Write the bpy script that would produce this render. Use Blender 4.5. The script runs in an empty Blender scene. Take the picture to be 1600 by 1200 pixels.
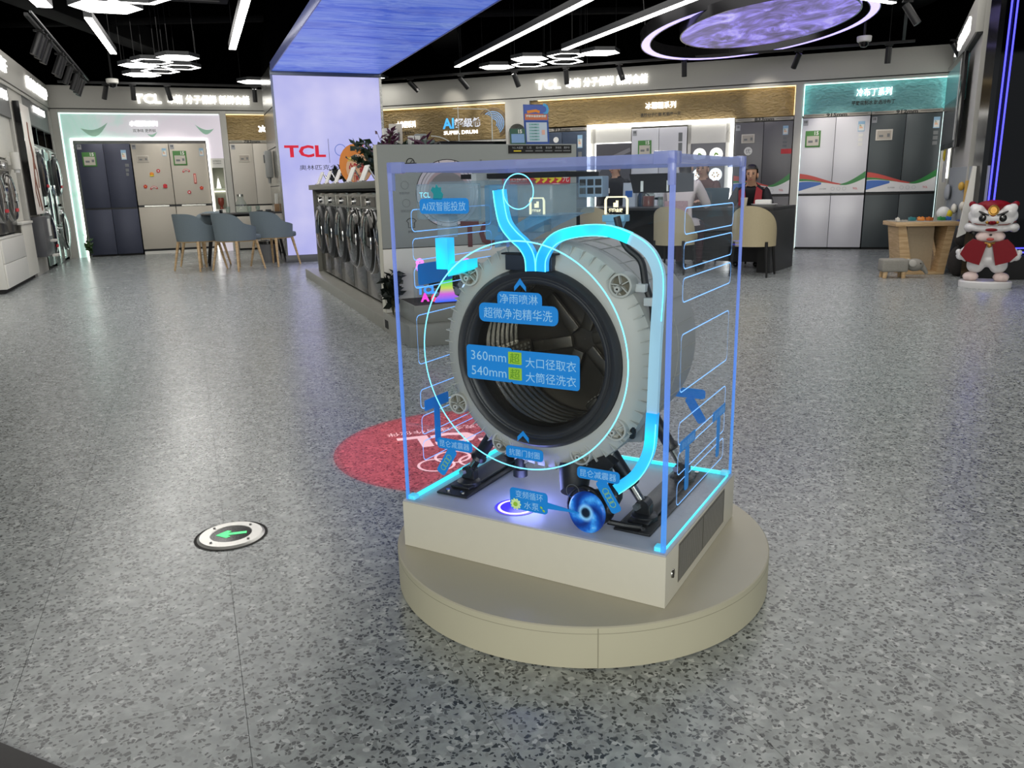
import bpy, bmesh, math, random
from mathutils import Vector, Matrix, Euler
R = math.radians; PI = math.pi
random.seed(7)
S = bpy.context.scene; COL = S.collection
# ------------------------------------------------------------------ camera, world, lights, exposure
_p, _r, _f = 0.243727, -0.022853, 1242.095
_F = Vector((0, math.cos(_p), -math.sin(_p))); _U = Vector((0, math.sin(_p), math.cos(_p))); _X = Vector((1, 0, 0))
_c, _s = math.cos(_r), math.sin(_r)
_R2 = _c * _X + _s * _U; _U2 = -_s * _X + _c * _U
cam = bpy.data.cameras.new('camera'); cam.sensor_width = 36; cam.lens = _f / 1600 * 36; cam.clip_end = 100; cam.clip_start = .05
camo = bpy.data.objects.new('camera', cam); COL.objects.link(camo)
M3 = Matrix((_R2, _U2, -_F)).transposed()
camo.matrix_world = Matrix.Translation((0, 0, 1.02536)) @ M3.to_4x4()
S.camera = camo
S.view_settings.view_transform = 'Standard'; S.view_settings.look = 'None'
S.view_settings.exposure = 0.15; S.view_settings.gamma = 1.0; S.view_settings.use_curve_mapping = False
S.cycles.transparent_max_bounces = 40; S.cycles.max_bounces = 8; S.cycles.caustics_reflective = False; S.cycles.caustics_refractive = False
S.cycles.sample_clamp_indirect = 4.0
W = bpy.data.worlds.new('mall'); S.world = W; W.use_nodes = True
W.node_tree.nodes['Background'].inputs[0].default_value = (.80, .86, .92, 1)
W.node_tree.nodes['Background'].inputs[1].default_value = 0.42

def area(name, loc, size, power, col=(1, .97, .93), rot=(0, 0, 0)):
    l = bpy.data.lights.new(name, 'AREA'); l.shape = 'RECTANGLE'; l.size, l.size_y = size; l.energy = power; l.color = col
    o = bpy.data.objects.new(name, l); COL.objects.link(o); o.location = loc; o.rotation_euler = rot
    return o
def spot(name, loc, aim, power, ang=46, blend=.7, col=(1, .93, .82), parent=None):
    l = bpy.data.lights.new(name, 'SPOT'); l.energy = power; l.spot_size = R(ang); l.spot_blend = blend; l.color = col; l.shadow_soft_size = .03
    o = bpy.data.objects.new(name, l); COL.objects.link(o); o.location = loc
    o.rotation_euler = (Vector(aim) - Vector(loc)).to_track_quat('-Z', 'Y').to_euler()
    return o
A1 = area('shop_ceiling_light', (0.4, 1.2, 3.3), (5, 3.0), 8)
A2 = area('shop_ceiling_light', (-3.4, 7.0, 3.3), (3, 5), 92)
A3 = area('shop_ceiling_light', (3.2, 6.3, 3.3), (5.2, 7), 150)
A4 = area('shop_ceiling_light', (1.2, 10.4, 3.3), (4, 1.6), 34)
A6 = area('added_front_fill', (-0.8, -4.5, 2.2), (9, 2.2), 330, (1, .98, .88), (R(87), 0, R(-2)))  # unseen fill light added behind the camera to brighten the platform fronts
A5 = area('shop_ceiling_light', (-5.0, 11.4, 3.3), (2.4, 2.4), 34)

# ------------------------------------------------------------------ helpers
class Fr:
    """a local frame on the floor plan: x along, y into the depth, rotated by deg"""
    def __init__(s, x, y, deg): s.x, s.y, s.a = x, y, R(deg)
    def p(s, x, y, z=0): c, n = math.cos(s.a), math.sin(s.a); return Vector((s.x + c * x - n * y, s.y + n * x + c * y, z))
FL = Fr(-7.455, 13.73, 21.5)      # left back wall, x=0 at the corner
FR = Fr(4.344, 12.22, -19.5)      # right back wall, x=0 at the teal bay
FI = Fr(-.904, 5.77, 21.5)        # washer island, x=0,y=0 at its near left corner
FK = Fr(.32859, 1.59626, -30.0227)  # exhibit, x=0,y=0 at its near right corner
FC = Fr(-3.29, 11.9, 21.5)        # lit column
FS = Fr(6.17, 11.5, -25.0)        # right side wall: its run goes to -y
FLOORF = Fr(0, 0, 21.5)

class B:
    def __init__(s): s.bm = bmesh.new()
    def poly(s, pts):
        vs = [s.bm.verts.new(p) for p in pts]
        return s.bm.faces.new(vs)
    def box(s, x0, x1, y0, y1, z0, z1, bev=0, seg=2, M=None):
        t = bmesh.new() if bev or M else s.bm
        v = [t.verts.new((x, y, z)) for x in (x0, x1) for y in (y0, y1) for z in (z0, z1)]
        for q in ((0, 1, 3, 2), (4, 6, 7, 5), (0, 4, 5, 1), (2, 3, 7, 6), (0, 2, 6, 4), (1, 5, 7, 3)): t.faces.new([v[i] for i in q])
        if t is not s.bm:
            if bev: bmesh.ops.bevel(t, geom=list(t.edges), offset=bev, segments=seg, affect='EDGES', profile=.6)
            if M: t.transform(M)
            s.merge(t)
        return s
    def merge(s, t):
        m = {}
        for v in t.verts: m[v] = s.bm.verts.new(v.co)
        for f in t.faces:
            try: s.bm.faces.new([m[v] for v in f.verts])
            except ValueError: pass
        t.free(); return s
    def rings(s, rings, closed=False, cap=True):
        vr = [[s.bm.verts.new(p) for p in r] for r in rings]; n = len(vr[0])
        pairs = list(zip(vr, vr[1:])) + ([(vr[-1], vr[0])] if closed else [])
        for a, b in pairs:
            for i in range(n): s.bm.faces.new((a[i], a[(i + 1) % n], b[(i + 1) % n], b[i]))
        if cap and not closed: s.bm.faces.new(vr[0][::-1]); s.bm.faces.new(vr[-1])
        return s
    def tube(s, pts, r, n=8, closed=False, cap=True):
        pts = [Vector(p) for p in pts]; N = len(pts); rs = r if isinstance(r, (list, tuple)) else [r] * N
        out = []; up = None
        for i, p in enumerate(pts):
            a = pts[i - 1] if i or closed else p; b = pts[(i + 1) % N] if i < N - 1 or closed else p
            t = (b - a).normalized()
            if up is None: up = t.orthogonal().normalized()
            else: up = (up - t * up.dot(t)).normalized()
            w = t.cross(up)
            out.append([p + rs[i] * (math.cos(k * 2 * PI / n) * up + math.sin(k * 2 * PI / n) * w) for k in range(n)])
        return s.rings(out, closed, cap)
    def cyl(s, a, b, r, r2=None, n=14): return s.tube([a, b], [r, r if r2 is None else r2], n)
    def ribbon(s, pts, w, y0, y1, M=None):
        """flat bent bar lying in the xz plane: width w, depth y0..y1"""
        P = [Vector((p[0], p[1])) for p in pts]; out = []
        for i, p in enumerate(P):
            t = (P[min(i + 1, len(P) - 1)] - P[max(i - 1, 0)]).normalized(); n = Vector((-t.y, t.x)) * w / 2
            a, b = p + n, p - n
            out.append([(a.x, y0, a.y), (b.x, y0, b.y), (b.x, y1, b.y), (a.x, y1, a.y)])
        return s.rings(out)
    def lathe(s, prof, c=(0, 0, 0), axis='z', n=32, a0=0, a1=2 * PI, cap=False):
        full = abs(a1 - a0 - 2 * PI) < 1e-6; K = n if full else n + 1
        cols = []
        for k in range(K):
            a = a0 + (a1 - a0) * k / n; cs, sn = math.cos(a), math.sin(a); col = []
            for r, h in prof:
                if axis == 'z': p = (c[0] + r * cs, c[1] + r * sn, c[2] + h)
                elif axis == 'y': p = (c[0] + r * cs, c[1] + h, c[2] + r * sn)
                else: p = (c[0] + h, c[1] + r * cs, c[2] + r * sn)
                col.append(s.bm.verts.new(p))
            cols.append(col)
        for k in range(n):
            A, Bc = cols[k], cols[(k + 1) % K]
            for i in range(len(prof) - 1):
                try: s.bm.faces.new((A[i], Bc[i], Bc[i + 1], A[i + 1]))
                except ValueError: pass
        return s
    def disc(s, c, r, y=None, n=32, axis='y'):
        return s.lathe([(0.0005, 0), (r, 0)], c, axis, n)
    def prism(s, poly, y0, y1):
        """closed outline in xz given depth along y"""
        a = [s.bm.verts.new((x, y0, z)) for x, z in poly]; b = [s.bm.verts.new((x, y1, z)) for x, z in poly]; n = len(poly)
        s.bm.faces.new(a); s.bm.faces.new(b[::-1])
        for i in range(n): s.bm.faces.new((a[i], b[i], b[(i + 1) % n], a[(i + 1) % n]))
        return s
    def ell(s, c, r, rot=None, u=14, v=10, M=None):
        if not isinstance(r, (list, tuple)): r = (r, r, r)
        t = bmesh.new(); bmesh.ops.create_uvsphere(t, u_segments=u, v_segments=v, radius=1)
        m = Matrix.Diagonal((*r, 1))
        if rot: m = Euler([R(a) for a in rot]).to_matrix().to_4x4() @ m
        t.transform(Matrix.Translation(c) @ m)
        return s.merge(t)
    def text(s, body, cx, cz, h, y=0, w=None, bold=.0, ext=0, M=None, align='c', yz=False):
        t = text_bm(body, bold, ext)
        xs = [v.co.x for v in t.verts]; ys = [v.co.y for v in t.verts]
        x0, x1, y0, y1 = min(xs), max(xs), min(ys), max(ys); k = h / (y1 - y0); kx = (w / (x1 - x0)) if w else k
        ox = {'c': (x0 + x1) / 2, 'l': x0}[align]
        for v in t.verts: v.co = Vector(((v.co.x - ox) * kx + cx, y - v.co.z * k, (v.co.y - (y0 + y1) / 2) * k + cz))
        if M: t.transform(M)
        return s.merge(t)
    def xf(s, M): s.bm.transform(M); return s
    def obj(s, name, m, parent=None, ang=35, **kw):
        bmesh.ops.recalc_face_normals(s.bm, faces=s.bm.faces)
        me = bpy.data.meshes.new(name); s.bm.to_mesh(me); s.bm.free()
        if ang: me.shade_smooth(); me.set_sharp_from_angle(angle=R(ang))
        me.materials.append(m)
        o = bpy.data.objects.new(name, me); COL.objects.link(o)
        if parent: o.parent = parent
        for k, v in kw.items(): o[k] = v
        return o
_TC = {}
def text_bm(body, bold, ext):
    key = (body, bold, ext)
    if key not in _TC:
        cu = bpy.data.curves.new('lettering', 'FONT'); cu.body = body; cu.size = 1; cu.resolution_u = 2; cu.offset = bold; cu.extrude = ext
        ob = bpy.data.objects.new('lettering', cu); me = ob.to_mesh()
        _TC[key] = ([v.co.copy() for v in me.vertices], [tuple(p.vertices) for p in me.polygons])
        ob.to_mesh_clear(); bpy.data.objects.remove(ob); bpy.data.curves.remove(cu)
    t = bmesh.new(); vs = [t.verts.new(c) for c in _TC[key][0]]
    for f in _TC[key][1]:
        try: t.faces.new([vs[i] for i in f])
        except ValueError: pass
    return t
def thing(name, label, cat, loc=(0, 0, 0), rz=0, group=None):
    o = bpy.data.objects.new(name, None); COL.objects.link(o); o.empty_display_size = .1
    o.location = loc; o.rotation_euler = (0, 0, rz); o['label'] = label; o['category'] = cat
    if group: o['group'] = group
    return o
def tag(o, label, cat, group=None, loc=None, rz=None):
    o['label'] = label; o['category'] = cat
    if group: o['group'] = group
    if loc is not None: o.location = loc
    if rz is not None: o.rotation_euler = (0, 0, rz)
    return o
def struct(o, loc=(0, 0, 0), rz=0):
    o['kind'] = 'structure'; o.location = loc; o.rotation_euler = (0, 0, rz); return o
def dup(root, loc, rz, label=None):
    r = root.copy(); COL.objects.link(r); r.location = loc; r.rotation_euler = (0, 0, rz)
    if label: r['label'] = label
    for ch in list(root.children):
        c = ch.copy(); COL.objects.link(c); c.parent = r
        for g in ch.children:
            d = g.copy(); COL.objects.link(d); d.parent = c
    return r
def arc(cx, cz, r, a0, a1, n): return [(cx + r * math.cos(R(a0 + (a1 - a0) * i / n)), cz + r * math.sin(R(a0 + (a1 - a0) * i / n))) for i in range(n + 1)]
def rrect(x0, x1, z0, z1, r, n=4):
    return arc(x1 - r, z1 - r, r, 0, 90, n) + arc(x0 + r, z1 - r, r, 90, 180, n) + arc(x0 + r, z0 + r, r, 180, 270, n) + arc(x1 - r, z0 + r, r, 270, 360, n)

# ------------------------------------------------------------------ materials
def new(name):
    m = bpy.data.materials.new(name); m.use_nodes = True; nt = m.node_tree
    return m, nt, nt.nodes['Principled BSDF'], nt.nodes['Material Output']
def lin(c):
    if isinstance(c, str):
        c = [int(c[i:i + 2], 16) / 255 for i in (0, 2, 4)]
        c = [x / 12.92 if x <= .04045 else ((x + .055) / 1.055) ** 2.4 for x in c]
    return (*c[:3], 1)
_MC = {}
def mat(name, col, rough=.5, metal=0, es=0, ec=None, var=.06, vs=40, spec=.5, bump=0, coat=0, sub=0):
    if name in _MC: return _MC[name]
    m, nt, P, O = new(name); c = lin(col)
    if var:
        tc = nt.nodes.new('ShaderNodeTexCoord'); nz = nt.nodes.new('ShaderNodeTexNoise'); nz.inputs['Scale'].default_value = vs; nz.inputs['Detail'].default_value = 3
        nt.links.new(tc.outputs['Object'], nz.inputs['Vector'])
        mx = nt.nodes.new('ShaderNodeMix'); mx.data_type = 'RGBA'
        mx.inputs[6].default_value = (*[x * (1 - var) for x in c[:3]], 1); mx.inputs[7].default_value = (*[min(1, x * (1 + var)) for x in c[:3]], 1)
        nt.links.new(nz.outputs['Fac'], mx.inputs[0]); nt.links.new(mx.outputs[2], P.inputs['Base Color'])
        if bump:
            b = nt.nodes.new('ShaderNodeBump'); b.inputs['Strength'].default_value = bump; b.inputs['Distance'].default_value = .01
            nt.links.new(nz.outputs['Fac'], b.inputs['Height']); nt.links.new(b.outputs['Normal'], P.inputs['Normal'])
    else: P.inputs['Base Color'].default_value = c
    P.inputs['Roughness'].default_value = rough; P.inputs['Metallic'].default_value = metal; P.inputs['Specular IOR Level'].default_value = spec
    if coat: P.inputs['Coat Weight'].default_value = coat; P.inputs['Coat Roughness'].default_value = .05
    if sub: P.inputs['Subsurface Weight'].default_value = sub; P.inputs['Subsurface Radius'].default_value = (.02, .02, .02)
    if es: P.inputs['Emission Color'].default_value = lin(ec if ec is not None else col); P.inputs['Emission Strength'].default_value = es
    _MC[name] = m; return m
def mth(nt, op, a, b=None):
    n = nt.nodes.new('ShaderNodeMath'); n.operation = op
    for i, v in enumerate((a, b)):
        if v is None: continue
        if isinstance(v, (int, float)): n.inputs[i].default_value = v
        else: nt.links.new(v, n.inputs[i])
    return n.outputs[0]
def clear(name, tint, refl=.08, ior=1.45, body=0, bodycol=(1, 1, 1), es=0):
    """thin clear acrylic: transparent with a fresnel mirror, optionally a little milky body"""
    if name in _MC: return _MC[name]
    m, nt, P, O = new(name); nt.nodes.remove(P); N = nt.nodes.new
    t = N('ShaderNodeBsdfTransparent'); t.inputs[0].default_value = lin(tint)
    g = N('ShaderNodeBsdfGlossy'); g.inputs['Roughness'].default_value = .02; g.inputs[0].default_value = (1, 1, 1, 1)
    fr = N('ShaderNodeFresnel'); fr.inputs[0].default_value = ior
    mu = N('ShaderNodeMath'); mu.operation = 'MULTIPLY'; mu.inputs[1].default_value = refl; nt.links.new(fr.outputs[0], mu.inputs[0]); ge = N('ShaderNodeNewGeometry'); bf = mth(nt, 'MULTIPLY', mu.outputs[0], mth(nt, 'SUBTRACT', 1, ge.outputs['Backfacing']))
    mx = N('ShaderNodeMixShader'); nt.links.new(bf, mx.inputs[0]); nt.links.new(t.outputs[0], mx.inputs[1]); nt.links.new(g.outputs[0], mx.inputs[2])
    last = mx
    if body:
        d = N('ShaderNodeBsdfPrincipled'); d.inputs['Base Color'].default_value = lin(bodycol); d.inputs['Roughness'].default_value = .25
        if es: d.inputs['Emission Color'].default_value = lin(bodycol); d.inputs['Emission Strength'].default_value = es
        m2 = N('ShaderNodeMixShader'); m2.inputs[0].default_value = body
        nt.links.new(mx.outputs[0], m2.inputs[1]); nt.links.new(d.outputs[0], m2.inputs[2]); last = m2
    nt.links.new(last.outputs[0], O.inputs[0]); _MC[name] = m; return m
def nodes_mat(name, fn):
    m, nt, P, O = new(name); fn(nt, P, O); _MC[name] = m; return m
def ramp(nt, src, stops, interp='LINEAR'):
    r = nt.nodes.new('ShaderNodeValToRGB'); r.color_ramp.interpolation = interp; e = r.color_ramp.elements
    while len(e) > len(stops): e.remove(e[-1])
    while len(e) < len(stops): e.new(.5)
    for i, (p, c) in enumerate(stops): e[i].position = p; e[i].color = lin(c)
    nt.links.new(src, r.inputs[0]); return r.outputs[0]
def mixc(nt, f, a, b):
    n = nt.nodes.new('ShaderNodeMix'); n.data_type = 'RGBA'
    for i, v in ((0, f), (6, a), (7, b)):
        if isinstance(v, (int, float)): n.inputs[i].default_value = v
        elif isinstance(v, (tuple, str)): n.inputs[i].default_value = lin(v)
        else: nt.links.new(v, n.inputs[i])
    return n.outputs[2]
def coord(nt, kind='Object', scale=(1, 1, 1)):
    if kind == 'Pos': src = nt.nodes.new('ShaderNodeNewGeometry').outputs['Position']
    else: src = nt.nodes.new('ShaderNodeTexCoord').outputs[kind]
    mp = nt.nodes.new('ShaderNodeMapping'); mp.inputs['Scale'].default_value = scale; nt.links.new(src, mp.inputs['Vector']); return mp.outputs[0]
def tex(nt, kind, vec, scale, **kw):
    n = nt.nodes.new('ShaderNodeTex' + kind); n.inputs['Scale'].default_value = scale
    for k, v in kw.items():
        if k in n.inputs: n.inputs[k].default_value = v
        else: setattr(n, k, v)
    nt.links.new(vec, n.inputs['Vector']); return n

def terrazzo(nt, P, O):
    v = coord(nt, 'Pos'); nz = tex(nt, 'Noise', v, 60, Detail=2)
    w = nt.nodes.new('ShaderNodeVectorMath'); w.operation = 'MULTIPLY_ADD'; w.inputs[1].default_value = (.012, .012, 0)
    nt.links.new(nz.outputs['Color'], w.inputs[0]); nt.links.new(v, w.inputs[2]); vv = w.outputs[0]
    base = ramp(nt, tex(nt, 'Noise', v, 22, Detail=6).outputs['Fac'], [(.3, '8b9090'), (.55, 'a5aaa9'), (.75, 'bdc1c0')])
    def chips(sc, thr, edge, seed):
        a = tex(nt, 'Voronoi', vv, sc, voronoi_dimensions='2D'); b = tex(nt, 'Voronoi', vv, sc, voronoi_dimensions='2D', feature='DISTANCE_TO_EDGE')
        sp = nt.nodes.new('ShaderNodeSeparateColor'); nt.links.new(a.outputs['Color'], sp.inputs[0])
        return mth(nt, 'MULTIPLY', mth(nt, 'LESS_THAN', sp.outputs[seed], thr), mth(nt, 'GREATER_THAN', b.outputs['Distance'], edge)), sp.outputs[(seed + 1) % 3]
    f0, k0 = chips(80, .36, .10, 1); c = mixc(nt, f0, base, mixc(nt, k0, '8b8f8e', '9b9f9e'))
    f3, _ = chips(44, .14, .18, 2); c = mixc(nt, f3, c, '878b8a')
    f4, _ = chips(70, .08, .12, 0); c = mixc(nt, f4, c, 'c2c5c4')
    f1, k1 = chips(140, .22, .09, 0); c = mixc(nt, f1, c, mixc(nt, k1, '3a3e40', '5c6061'))
    f2, k2 = chips(84, .13, .14, 1); c = mixc(nt, f2, c, mixc(nt, k2, '323638', '565a5b'))
    nt.links.new(c, P.inputs['Base Color'])
    rr = mth(nt, 'ADD', mth(nt, 'MULTIPLY', tex(nt, 'Noise', v, 3, Detail=3).outputs['Fac'], .12), .20)
    nt.links.new(rr, P.inputs['Roughness']); P.inputs['Specular IOR Level'].default_value = .5
TERR = nodes_mat('terrazzo', terrazzo)
def relief(c0, c1):
    def f(nt, P, O):
        v = coord(nt, 'Object', (1, 1, 2.2)); n = tex(nt, 'Noise', v, 9, Detail=6, Distortion=1.2); n2 = tex(nt, 'Voronoi', v, 16)
        h = mth(nt, 'ADD', n.outputs['Fac'], mth(nt, 'MULTIPLY', n2.outputs['Distance'], .35))
        b = nt.nodes.new('ShaderNodeBump'); b.inputs['Strength'].default_value = .9; b.inputs['Distance'].default_value = .04
        nt.links.new(h, b.inputs['Height']); nt.links.new(b.outputs['Normal'], P.inputs['Normal'])
        nt.links.new(mixc(nt, n.outputs['Fac'], c0, c1), P.inputs['Base Color']); P.inputs['Roughness'].default_value = .45
    return f
GOLD = nodes_mat('gold_relief_plaster', relief('7d6a45', 'a18b5e'))
TEAL = nodes_mat('teal_relief_plaster', relief('63a3a6', '92c9ca'))
def sea(nt, P, O):
    v = coord(nt, 'Object', (.8, 4.2, 1)); n = tex(nt, 'Noise', v, 1.7, Detail=8, Distortion=1.6, Roughness=.6); n2 = tex(nt, 'Noise', v, .6, Detail=2)
    r = mth(nt, 'ABSOLUTE', mth(nt, 'SUBTRACT', n.outputs['Fac'], .5)); rid = mth(nt, 'SUBTRACT', 1, mth(nt, 'MULTIPLY', r, 9))
    c = ramp(nt, mth(nt, 'ADD', mth(nt, 'MULTIPLY', n2.outputs['Fac'], .7), mth(nt, 'MULTIPLY', n.outputs['Fac'], .3)), [(.3, '1a42b8'), (.5, '3059cc'), (.7, '6480cc')])
    c = mixc(nt, mth(nt, 'MULTIPLY', mth(nt, 'MAXIMUM', rid, 0), .26), c, 'b4c6f6')
    P.inputs['Base Color'].default_value = (.02, .02, .02, 1); P.inputs['Roughness'].default_value = .4
    nt.links.new(c, P.inputs['Emission Color']); P.inputs['Emission Strength'].default_value = .78
SEA = nodes_mat('sea_video_screen', sea)
def lilac(nt, P, O):
    v = coord(nt, 'Object'); n = tex(nt, 'Noise', v, 1.1, Detail=3)
    c = ramp(nt, n.outputs['Fac'], [(.3, 'a3a6ee'), (.5, 'bcbcf2'), (.7, 'd6d2fa')])
    P.inputs['Base Color'].default_value = (.1, .1, .1, 1); nt.links.new(c, P.inputs['Emission Color']); P.inputs['Emission Strength'].default_value = .78
LILAC = nodes_mat('lilac_video_screen', lilac)
def feather(nt, P, O):
    v = coord(nt, 'Object'); n = tex(nt, 'Noise', v, 1.3, Detail=4, Distortion=2); sx = nt.nodes.new('ShaderNodeSeparateXYZ'); nt.links.new(v, sx.inputs[0])
    g = mth(nt, 'ADD', mth(nt, 'MULTIPLY', sx.outputs[0], -.36), mth(nt, 'ADD', n.outputs['Fac'], .28))
    c = ramp(nt, g, [(.1, 'dcd4de'), (.42, 'd8dade'), (.66, 'bfe2d8'), (.95, 'a2d8c8')])
    nt.links.new(c, P.inputs['Base Color']); nt.links.new(c, P.inputs['Emission Color']); P.inputs['Emission Strength'].default_value = .36
FEATHER = nodes_mat('feather_lightbox', feather)
def moon(nt, P, O):
    v = coord(nt, 'Object'); n = tex(nt, 'Noise', v, 2.2, Detail=9, Distortion=1.4, Roughness=.62)
    c = ramp(nt, n.outputs['Fac'], [(.36, '5a5474'), (.47, '7d72b4'), (.55, '9a8cf4'), (.68, 'd2caff')])
    P.inputs['Base Color'].default_value = (.05, .05, .05, 1); nt.links.new(c, P.inputs['Emission Color']); P.inputs['Emission Strength'].default_value = .8
MOON = nodes_mat('moon_print_lightbox', moon)
def swirl(nt, P, O):
    v = coord(nt, 'Object'); s = nt.nodes.new('ShaderNodeSeparateXYZ'); nt.links.new(v, s.inputs[0]); x, z = s.outputs[0], s.outputs[2]
    rad = mth(nt, 'SQRT', mth(nt, 'ADD', mth(nt, 'MULTIPLY', x, x), mth(nt, 'MULTIPLY', z, z)))
    th = mth(nt, 'ARCTAN2', z, x); ph = mth(nt, 'ADD', mth(nt, 'MULTIPLY', th, 3), mth(nt, 'MULTIPLY', rad, 120))
    wv = mth(nt, 'ADD', mth(nt, 'MULTIPLY', mth(nt, 'SINE', ph), .5), .5)
    nz = tex(nt, 'Noise', v, 55, Detail=3).outputs['Fac']
    t = mth(nt, 'MULTIPLY', wv, mth(nt, 'MULTIPLY', nz, 1.5))
    c = ramp(nt, t, [(0, '082c78'), (.4, '1359b8'), (.75, '3f9be6'), (1, '9fd8ff')])
    core = ramp(nt, mth(nt, 'DIVIDE', rad, .05), [(0, '04101f'), (.2, '0a2038'), (.33, '8fd0ff'), (.5, '2b74c8'), (1, '2b74c8')])
    f = ramp(nt, mth(nt, 'DIVIDE', rad, .05), [(.28, 'ffffff'), (.5, '000000')]); c = mixc(nt, f, c, core)
    nt.links.new(c, P.inputs['Base Color']); nt.links.new(c, P.inputs['Emission Color']); P.inputs['Emission Strength'].default_value = .35; P.inputs['Roughness'].default_value = .25
SWIRL = nodes_mat('blue_swirl_print', swirl)
def wood(nt, P, O):
    v = coord(nt, 'Object', (1, 1, 9)); n = tex(nt, 'Noise', v, 6, Detail=5, Distortion=.8)
    nt.links.new(ramp(nt, n.outputs['Fac'], [(.3, 'ad8d62'), (.7, 'cfb188')]), P.inputs['Base Color']); P.inputs['Roughness'].default_value = .5
WOOD = nodes_mat('light_wood', wood)
def steel(nt, P, O):
    v = coord(nt, 'Object', (1, 1, 40)); n = tex(nt, 'Noise', v, 8, Detail=3)
    nt.links.new(ramp(nt, n.outputs['Fac'], [(.3, '8d8d89'), (.7, 'b9b9b4')]), P.inputs['Base Color']); P.inputs['Metallic'].default_value = 1; P.inputs['Roughness'].default_value = .22
STEEL = nodes_mat('brushed_steel', steel)
def edge(nt, P, O):
    v = coord(nt, 'Generated'); s = nt.nodes.new('ShaderNodeSeparateXYZ'); nt.links.new(v, s.inputs[0])
    c = ramp(nt, s.outputs[2], [(0, '38a8ff'), (.35, '5a9cff'), (.75, '7f90d8'), (1, '8a94c8')])
    nt.links.new(c, P.inputs['Emission Color']); P.inputs['Emission Strength'].default_value = .66; P.inputs['Base Color'].default_value = lin('5a6a9a'); P.inputs['Roughness'].default_value = .15
    t = nt.nodes.new('ShaderNodeBsdfTransparent'); t.inputs[0].default_value = lin('dfe8ff'); m = nt.nodes.new('ShaderNodeMixShader'); m.inputs[0].default_value = .62
    nt.links.new(t.outputs[0], m.inputs[1]); nt.links.new(P.outputs[0], m.inputs[2]); nt.links.new(m.outputs[0], O.inputs[0])
EDGE = nodes_mat('edge_lit_acrylic', edge)

WALLM = mat('wall_white', 'b9b7b0', .6, var=.03); WALL2 = mat('wall_warm', 'aaa79d', .6, var=.03)
BLACK = mat('black_paint', '0c0c0d', .7); VOID = mat('ceiling_black', '040404', 1, spec=.0); BLK = mat('black_gloss', '0b0b0d', .12, var=0); SEAM = mat('seam_black', '101010', .6)
LEDW = mat('led_white', 'ffffff', .4, es=9, ec=(1, .98, .93), var=0); LEDT = mat('led_trim', 'ffffff', .4, es=3.2, ec=(1, .98, .92), var=0)
LEDC = mat('led_cool_trim', 'ffffff', .4, es=1.1, ec=(.75, 1, .97), var=0)
SIGNW = mat('sign_white_lit', 'ffffff', .4, es=1.8, ec=(1, .98, .94), var=0); SIGNB = mat('sign_dark_text', '3a3630', .6)
WHITE = mat('white_lacquer', 'd8d6cf', .35, var=.02); GREYP = mat('grey_panel', '8f9492', .5, var=.03); CREAM = mat('cream_laminate', 'c5c3b4', .45, var=.03)
CHROME = mat('chrome', 'd0d0d0', .08, 1, var=0); RUB = mat('black_rubber', '17181a', .45); DGREY = mat('dark_grey_plastic', '2e3032', .4)
NAVY = mat('navy_fridge', '34384a', .38, .35, vs=200); BEIGE = mat('beige_fridge', 'b7b0a4', .4, .1, vs=200); GREYF = mat('grey_fridge', '57565a', .35, .3, vs=200)
WHITEF = mat('white_fridge', 'c9c9cf', .3, .1, vs=200); DARKF = mat('slate_fridge', '3c4346', .38, .3, vs=200); BLUEF = mat('blue_fridge', '3a4658', .38, .3, vs=200)
INK = mat('black_ink', '1c1c1e', .6, var=0); INKG = mat('grey_ink', '6f7274', .6, var=0); PAPER = mat('white_paper', 'dcdcd8', .6, var=.02); RED = mat('red_ink', 'c3222e', .5, var=0)
GREEN = mat('green_card', '3f7a35', .5, var=0); BLUEI = mat('blue_ink', '2a62b0', .5, var=0); ORANGE = mat('orange_ink', 'e08a2a', .5, var=0); YEL = mat('yellow_ink', 'e6cf2e', .5, var=0)
GREYK = mat('grey_ink_light', 'a9adb0', .6, var=0)
# ------------------------------------------------------------------ floor of terrazzo tiles
fl = struct(B().box(-13, 12, -4, 19, -.08, -.012).obj('floor', mat('grout', '5a5d5c', .8), None, 0))
TW, TD, gap = .4525, .905, .0005
tm = bpy.data.meshes.new('tile'); _b = B().box(gap, TW - gap, gap, TD - gap, -.012, 0); _b.bm.to_mesh(tm); _b.bm.free(); tm.materials.append(TERR)
inv = M3.transposed(); near = []; far = B()
for i in range(-42, 40):
    for j in range(-12, 26):
        c = FLOORF.p(i * TW + TW / 2, j * TD + 1.587 + TD / 2 - 3 * TD)
        if not (-12 < c.x < 11.5 and -3.5 < c.y < 18.5): continue
        d = inv @ (c - Vector((0, 0, 1.025))); z = -d.z
        vis = z > .6 and abs(d.x / z) < .70 and abs(d.y / z) < .56
        near.append((0 if vis else 1, c.length, i, j))
near.sort()
for k, (v, L, i, j) in enumerate(near):
    p = FLOORF.p(i * TW, j * TD + 1.587 - 3 * TD)
    if k < 290:
        o = bpy.data.objects.new('tile', tm); COL.objects.link(o); o.location = p; o.rotation_euler = (0, 0, R(21.5)); o.parent = fl
    else: far.box(gap, TW - gap, gap, TD - gap, -.012, 0, M=Matrix.Translation(p) @ Matrix.Rotation(R(21.5), 4, 'Z'))
far.obj('tile_field', TERR, fl, 0, kind='stuff')
# dark threshold strip, lower left
th = B().box(-.9, .32, -.5, 0, 0, .004, .0015, M=Matrix.Translation((-.97, 1.315, 0)) @ Matrix.Rotation(R(-25), 4, 'Z')).obj('trim_1', mat('dark_threshold', '33302e', .55, vs=120, var=.2), None); struct(th)

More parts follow.
